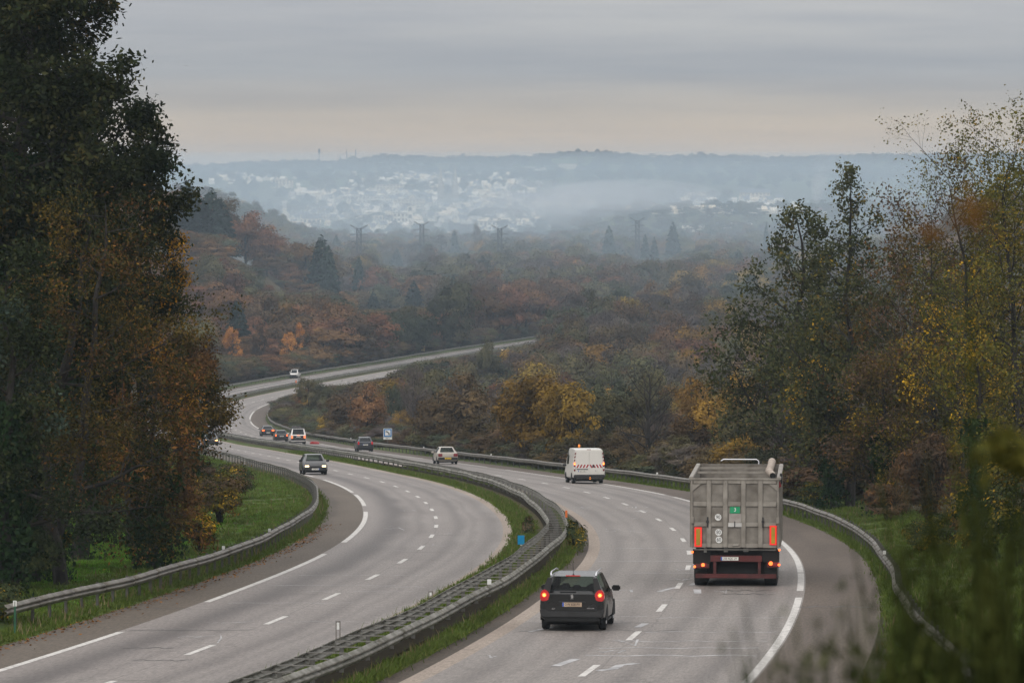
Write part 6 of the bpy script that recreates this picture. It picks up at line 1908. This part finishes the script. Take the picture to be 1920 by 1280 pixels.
def small_car(name, label, style, px, py, dims, pm, lamps='dull', facing=1, glass=GLASS_DK, pl=None, plm=PLATE_W, cat='car', bumper=PLASTIC, lampz=(.54, .62), lampw=.36, roofload=False, twist=0, lampm=None):
    L_, W_, H_ = dims
    r = vehicle(name, label, cat, px, py, -.31 * L_ if facing > 0 else .31 * L_, facing, None, twist)
    if facing < 0:
        # nearest axle is the front one
        pass
    car_shell(r, style, L_, W_, H_, pm, glass)
    wheels(r, L_, W_, .30 if H_ < 1.6 else .32, .19)
    mirror(r, L_, W_, H_, pm)
    yb, yf = -.5 * L_, .5 * L_
    MB().box(-W_ * .465, W_ * .465, yb - .05, yb + .25, .24 * H_, .40 * H_).build('rear_bumper', bumper, r, bevel=.03)
    MB().box(-W_ * .44, W_ * .44, yf - .28, yf + .05, .20 * H_, .36 * H_).build('front_bumper', bumper, r, bevel=.03)
    if facing > 0:
        for s_ in (-1, 1):
            a_, b_ = s_ * W_ * .465, s_ * W_ * (.465 - lampw * .5)
            o = lamp(r, 'tail_lamp', a_, b_, yb - .035, yb + .12, lampz[0] * H_ - .06, lampz[1] * H_ + .04, RED_DULL if lamps == 'dull' else RED_LENS, .02)
            if lamps == 'lit':
                lamp(o, 'bulb', s_ * W_ * .44, s_ * W_ * (.45 - lampw * .4), yb - .05, yb - .02, lampz[0] * H_ - .03, lampz[1] * H_ + .01, LIT_TAIL, .01)
        if pl: plate(r, pl, (0, yb - .06, (.47 if style != 'saloon' else .34) * H_), plm, blue=plm is PLATE_W)
    else:
        for s_ in (-1, 1):
            o = lamp(r, 'headlamp', s_ * W_ * .44, s_ * W_ * .24, yf - .10, yf + .03, .37 * H_, .46 * H_, CHROME, .02)
            if lamps == 'lit':
                lamp(o, 'bulb', s_ * W_ * .42, s_ * W_ * .27, yf + .02, yf + .045, .375 * H_, .455 * H_, lampm or LIT_HEAD, .015)
        MB().box(-W_ * .22, W_ * .22, yf - .05, yf + .03, .36 * H_, .42 * H_).build('grille', PLASTIC, r, bevel=.01)
        if pl: plate(r, pl, (0, yf + .06, .27 * H_), plm, back=False)
    return r
DKBLUE = paint('dark_blue_paint', (.012, .017, .028), .3, .6, dirt=.15)
DKGREY = paint('dark_grey_paint', (.012, .012, .014), .3, .6, dirt=.15)
BEIGE = paint('beige_paint', (.44, .40, .345), .35, .4, metal=.1, dirt=.35)
WHITE2 = paint('white_car_paint', (.68, .66, .64), .3, .4, dirt=.45)
small_car('saloon_car', 'beige saloon with dull red tail lamps and yellow number plate in the right lane', 'saloon', 838, 870, (4.4, 1.72, 1.42), BEIGE, 'dull', glass=GLASS, pl='7531 RT 29', plm=PLATE_Y, bumper=PLASTIC, lampz=(.49, .585), lampw=.40)
small_car('hatchback_car', 'dark blue hatchback with red lamps beside the phone sign', 'hatch', 684, 846.5, (3.9, 1.68, 1.5), DKBLUE, 'lit_off', pl='AB 329 ZF', glass=GLASS_DK, lampz=(.52, .66), lampw=.20)
mp_ = small_car('people_carrier', 'white people carrier with luggage on its roof and lit lamps', 'mpv', 558.5, 832.5, (4.5, 1.85, 1.88), WHITE2, 'lit', pl='CV 541 LT', lampz=(.38, .52), lampw=.22)
lb = MB(); random.seed(8)
for k in range(9):
    x_, y_ = random.uniform(-.6, .5), random.uniform(-1.5, .6)
    lb.box(x_ - .02, x_ + random.uniform(.15, .4), y_, y_ + random.uniform(.3, .8), 1.90, 1.95 + random.uniform(.05, .22))
lb.build('roof_luggage', mat('luggage_bundles', (.16, .14, .13), .8, c2=(.05, .05, .055), scale=3), mp_, bevel=.04)
MB().box(-.75, .75, -1.6, 1.0, 1.875, 1.905).build('roof_rack', PLASTIC, mp_)
MB().box(-.12, .12, -.5 * 4.5 - .03, -.5 * 4.5 + .03, 1.03, 1.07).build('brake_light', LIT_TAIL, mp_)
MB().box(-.62, .62, -.5 * 4.5 - .02, -.5 * 4.5 + .02, .78, 1.0).build('tailgate_panel', GLASS_DK, mp_)
small_car('saloon_car', 'dark saloon with orange lit tail lamps, ahead of the white people carrier in its lane', 'hatch', 527, 827.5, (4.2, 1.72, 1.42), DKGREY, 'lit', pl='BD 450 GH', lampz=(.50, .60), lampw=.22)
small_car('saloon_car', 'dark saloon with wide lit red lamps nearest the far bend', 'saloon', 502, 817.5, (4.7, 1.85, 1.44), DKGREY, 'lit', pl='AE 671 CD', lampz=(.52, .60), lampw=.44)
small_car('oncoming_car', 'dark oncoming hatchback with both headlamps shining on the left carriageway', 'hatch', 590, 889.5, (4.1, 1.72, 1.42), DKGREY, 'lit', -1, GLASS, pl='AC 294 YM')
small_car('small_van', 'small white van oncoming on the far bend', 'mpv', 551, 709.0, (4.0, 1.72, 1.80), WHITE2, 'dull', -1, GLASS_DK, cat='van')
small_car('oncoming_car', 'oncoming car mostly hidden by the brown oak with one headlamp glowing through the leaves', 'hatch', 395, 835, (4.1, 1.72, 1.42), DKGREY, 'lit', -1, GLASS, lampm=mat('full_beam_headlamp', (1, .9, .7), .2, var=0, emit=((1, .46, .16), 5.0)))
small_car('oncoming_car', 'tiny far car with a glowing lamp where the motorway vanishes into the wood', 'hatch', 947, 660, (4.1, 1.72, 1.42), DKGREY, 'lit', -1, GLASS)

# ---------------------------------------------------------------- signs and markers
SIGN_BLUE = mat('sign_blue', (.02, .16, .42), .45, var=.04)
SIGN_CYAN = mat('marker_blue', (.0, .26, .55), .45, var=.04)
ORANGE = mat('orange_plastic', (.75, .17, .03), .5, var=.06)
SIGN_YEL = mat('sign_yellow', (.45, .33, .12), .5, var=.1)
SIGN_BACK = mat('sign_back_grey', (.20, .22, .25), .5, .3, var=.1)
GREEN_POST = mat('green_post', (.02, .10, .05), .5, var=.1)
def post_thing(name, label, cat, d, Y, h, group=None, w=.05, m=GALV_DARK):
    p_ = road_pt(d, Y)
    r = empty(name, p_); tag(r, label, cat, group)
    if h: MB().box(-w / 2, w / 2, -w / 2, w / 2, -.3, h).build('post', m, r)
    return r
Yp = 480.
pX = (727 - 960) * Yp / F
r = post_thing('phone_sign', 'blue and white emergency telephone sign with a distance plate behind the right rail', 'road sign', pX - float(roadx(Yp)), Yp, 2.9)
zc = (CZ - (811 - YH) * Yp / F) - r.location.z
MB().box(-.47, .47, -.06, -.03, zc - .47, zc + .47).build('sign_panel', WHITE_SIGN, r, bevel=.01)
MB().box(-.43, .43, -.066, -.0605, zc - .43, zc + .43).build('blue_field', SIGN_BLUE, r)
MB().box(-.29, .29, -.072, -.0665, zc - .29, zc + .29).build('white_field', WHITE_SIGN, r)
MB().tube([(-.16, -.08, zc + .16), (-.02, -.08, zc + .10), (.10, -.08, zc - .02), (.17, -.08, zc - .18)], [.075, .05, .05, .075], 8).tube([(-.17, -.08, zc + .17), (-.21, -.08, zc + .10)], .06, 8).tube([(.17, -.08, zc - .18), (.10, -.08, zc - .22)], .06, 8).build('handset', INK, r, smooth=True)
o = MB().box(-.47, .47, -.06, -.03, zc - .72, zc - .51).build('distance_plate', WHITE_SIGN, r, bevel=.008)
text(o, '300 m', (0, -.064, zc - .615), .20, INK)
r = post_thing('grey_sign', 'grey back of a road sign at the edge of the wood by the far bend', 'road sign', 0, 1010, 0)
r.location = at(581, 690, 1010); r.location.z = float(ground(r.location.x, 1010))
zc = (CZ - (680 - YH) * 1010 / F) - r.location.z
MB().box(-.8, .8, -.03, .03, zc - .55, zc + .55).build('sign_panel', SIGN_BACK, r); MB().box(-.6, -.52, -.0, .08, -.3, zc).box(.52, .6, 0, .08, -.3, zc).build('post', GALV_DARK, r)
Y = 1120.
r = post_thing('yellow_sign', 'small yellow road sign behind the far guard rail', 'road sign', 0, Y, 0)
r.location = at(793, 660, Y); r.location.z = float(ground(r.location.x, Y))
zc = (CZ - (653 - YH) * Y / F) - r.location.z
MB().box(-.5, .5, -.03, .03, zc - .75, zc + .75).build('sign_panel', SIGN_YEL, r); MB().box(-.05, .05, .03, .1, -.3, zc).build('post', GALV_DARK, r)
# blue plate marker on the median
X, Y, z = pix_ground(977, 1030)
r = empty('blue_marker', (X, Y, z)); tag(r, 'small blue plate on a white post beside the ladder barrier', 'marker')
MB().box(-.05, .05, -.02, .02, -.2, .20).build('post', WHITE_SIGN, r); MB().box(-.13, .13, -.03, .0, .20, .55).build('blue_plate', SIGN_CYAN, r, bevel=.005)
pp = road_pt(mright(182) + .05, 187, .72)
r = empty('orange_marker', pp); tag(r, 'small orange marker standing on the bend of the ladder barrier', 'marker')
MB().box(-.045, .045, -.02, .02, 0, .30).build('marker_blade', ORANGE, r, bevel=.006); MB().box(-.06, .06, -.04, .04, -.06, 0).build('clamp', GALV_DARK, r)
X, Y, z = pix_ground(513, 768)
r = empty('emergency_phone', (X, Y, z)); tag(r, 'orange emergency call post on the shoulder of the far bend', 'call post')
MB().box(-.26, .26, -.2, .2, 0, 1.05).build('case', ORANGE, r, bevel=.03); MB().box(-.2, .2, -.17, .17, 1.05, 1.25).build('cap', ORANGE, r, bevel=.04); MB().box(-.16, .16, -.215, -.2, .6, .9).build('speaker_plate', INK, r)
X, Y, z = pix_ground(28, 1192)
r = empty('delineator_post', (X, Y, z)); tag(r, 'thin green post with a white head in the grass at the lower left', 'marker post')
MB().box(-.025, .025, -.02, .02, -.2, .78).build('post', GREEN_POST, r); MB().box(-.045, .045, -.025, .025, .78, .92).build('white_head', WHITE_SIGN, r); MB().box(-.008, .008, -.03, -.025, .79, .91).build('slot', INK, r)
for Yb, side_, lab, hh_ in ((102.5, 0, 'tall clear reflector bracket on the near stretch of the ladder barrier', .42), (119, 0, 'square reflector frame on the far beam of the ladder barrier', .24)):
    p_ = road_pt(mleft(Yb) + .02, Yb, .76)
    r = empty('reflector', p_); tag(r, lab, 'reflector')
    MB().box(-.055, -.035, -.01, .01, -.03, hh_).box(.035, .055, -.01, .01, -.03, hh_).box(-.055, .055, -.01, .01, hh_ - .02, hh_).build('frame', GALV, r); MB().box(-.03, .03, -.006, .006, hh_ * .55, hh_ - .03).build('lens', WHITE_SIGN, r)
for fn, Yb, off in ((mright, 127, 'near'), ):
    p_ = road_pt(fn(Yb) + .0, Yb, .775)
    r = empty('reflector', p_); tag(r, 'small grey reflector on the right beam of the ladder barrier', 'reflector')
    MB().box(-.06, .06, -.03, .03, 0, .15).build('lens', WHITE_SIGN, r, bevel=.01)
for Yb, dfun, where in [(148, r_off, 'right rail above the corner shrub'), (280, r_off, 'right rail between lorry and white van'), (318, r_off, 'right rail just left of the white van'), (372, r_off, 'right rail near the beige saloon'), (430, r_off, 'right rail near the dark hatchback'), (520, r_off, 'right rail near the white people carrier'), (152, l_off, 'left rail before the young chestnut'), (169, l_off, 'left rail before the yellow leaved shrub')]:
    p_ = road_pt(dfun(Yb), Yb, .745)
    tag(MB().box(-.05, .05, -.03, .03, 0, .12).build('reflector', WHITE_SIGN, None, bevel=.01, loc=p_), 'small pale reflector cap on top of the ' + where, 'reflector', 'reflector caps on the outer guard rails')
X, Y, z = pix_ground(590, 832)
tag(MB().box(-.55, .55, -.6, .6, 0, .18).box(-.5, .4, -.5, .5, .18, .26).build('red_debris', mat('red_plastic', (.45, .03, .03), .5, var=.1), None, bevel=.05, loc=(X, Y, z + .01)), 'flat red scrap lying on the road ahead of the white people carrier', 'debris')
p_ = road_pt(mright(870) , 872, .75)
tag(MB().box(-.12, .12, -.05, .05, 0, .5).build('orange_marker', ORANGE, None, loc=p_), 'tiny orange marker on the far median barrier', 'marker')
# a bird far off in the sky, a few pixels
BIRD = mat('dark_feathers', (.03, .03, .035), .8, var=0)
b_ = MB().tube([(0, -.28, 0), (0, -.05, .02), (0, .2, 0)], [.02, .09, .03], 6).prism([(-.5, -.02), (0, .08), (0, -.10)], 'z', .0, .02).prism([(.5, -.02), (0, -.10), (0, .08)], 'z', .0, .02)
p_ = at(349, 124, 300)
b_.v = [tuple(c * .3 for c in q) for q in b_.v]
tag(b_.build('bird', BIRD, None, loc=p_), 'tiny dark bird flying in the grey sky at the left', 'bird')

# ---------------------------------------------------------------- haze, mist over the town, smoke
def volume(name, dens, c, aniso=0):
    m, o, N, L = nodes(name)
    v = N('ShaderNodeVolumePrincipled')
    v.inputs['Color'].default_value = (*c, 1)
    v.inputs['Density'].default_value = dens
    v.inputs['Anisotropy'].default_value = aniso
    L(v.outputs[0], o.inputs['Volume'])
    return m
HAZE_D = .00012
lo = float(min(ZZ.min(), 0)) - 1
tag(MB().box(-2600, 2600, -60, 8350, lo, CZ + 52).build('haze', volume('haze', HAZE_D, (.70, .85, 1.0))), 'thin blue air filling the whole valley', 'haze', kind='stuff')
def puff(name, label, m, blobs):
    bm = bmesh.new()
    me = bpy.data.meshes.new(name)
    x, y, z, a, b, c = blobs
    bmesh.ops.create_icosphere(bm, subdivisions=3, radius=1)
    for v in bm.verts:
        v.co = Vector((v.co.x * a, v.co.y * b, v.co.z * c))
    bm.to_mesh(me); bm.free()
    for p in me.polygons: p.use_smooth = True
    return tag(link(name, me, m, None, (x, y, z)), label, 'mist', kind='stuff')
MIST = volume('mist', .00013, (.80, .92, 1.0))
SMOKE = volume('smoke', .0040, (.92, .95, 1.0))
SMOKE2 = volume('smoke_column', .030, (.95, .93, .92))
puff('mist', 'broad pale blue mist filling the far end of the valley', volume('valley_mist', .00022, (.70, .87, 1.0)), (0, 4250, CZ - 24, 2400, 3200, 45))
for px_, py_, Y, a, b, c in ((800, 415, 4200, 420, 700, 24), (620, 400, 4400, 330, 700, 26), (980, 400, 4300, 330, 600, 26), (760, 375, 4900, 400, 600, 22), (1250, 425, 3900, 330, 450, 14), (900, 450, 3600, 520, 500, 12)):
    p_ = at(px_, py_, Y); puff('mist', 'pale blue mist lying over the hazy town', MIST, (p_.x, Y, p_.z, a, b, c))
for px_, py_, Y, a, c in ((1045, 405, 3300, 20, 11), (1075, 385, 3300, 34, 16), (1120, 372, 3400, 50, 15), (1190, 365, 3500, 70, 13), (1020, 372, 3500, 42, 15), (960, 385, 3600, 40, 12)):
    p_ = at(px_, py_, Y); puff('smoke', 'pale smoke drifting over the trees right of the town', SMOKE, (p_.x, Y, p_.z, a, a * 1.2, c))
for k, (px_, py_, rx, rz) in enumerate(((1529, 392, 2.2, 5), (1530, 378, 2.6, 6), (1532, 362, 3.2, 7), (1536, 345, 4.6, 8), (1542, 326, 6.5, 9), (1552, 308, 9, 9))):
    Y = 3870.; rx, rz = rx * 1.25, rz * 1.25; p_ = at(px_, py_, Y); puff('smoke', 'thin smoke column rising behind the alders', SMOKE2 if k < 4 else SMOKE, (p_.x, Y, p_.z, rx * 1.4, rx * 1.4, rz))
Yc = 3880.; p_ = at(1529, 401, Yc)
r = empty('red_roof_barn', (p_.x, Yc, float(ground(p_.x, Yc)))); tag(r, 'small building with a reddish roof below the smoke column', 'building')
h_ = max(3, p_.z - r.location.z)
MB().box(-9, 9, -4, 4, -2, h_).build('wall', WALLS[0], r); MB().prism([(-4.4, h_), (4.4, h_), (0, h_ + 3)], 'x', -9.5, 9.5).build('roof', mat('red_tiles', (.30, .10, .08), .7, var=.1), r)
bpy.context.view_layer.update()
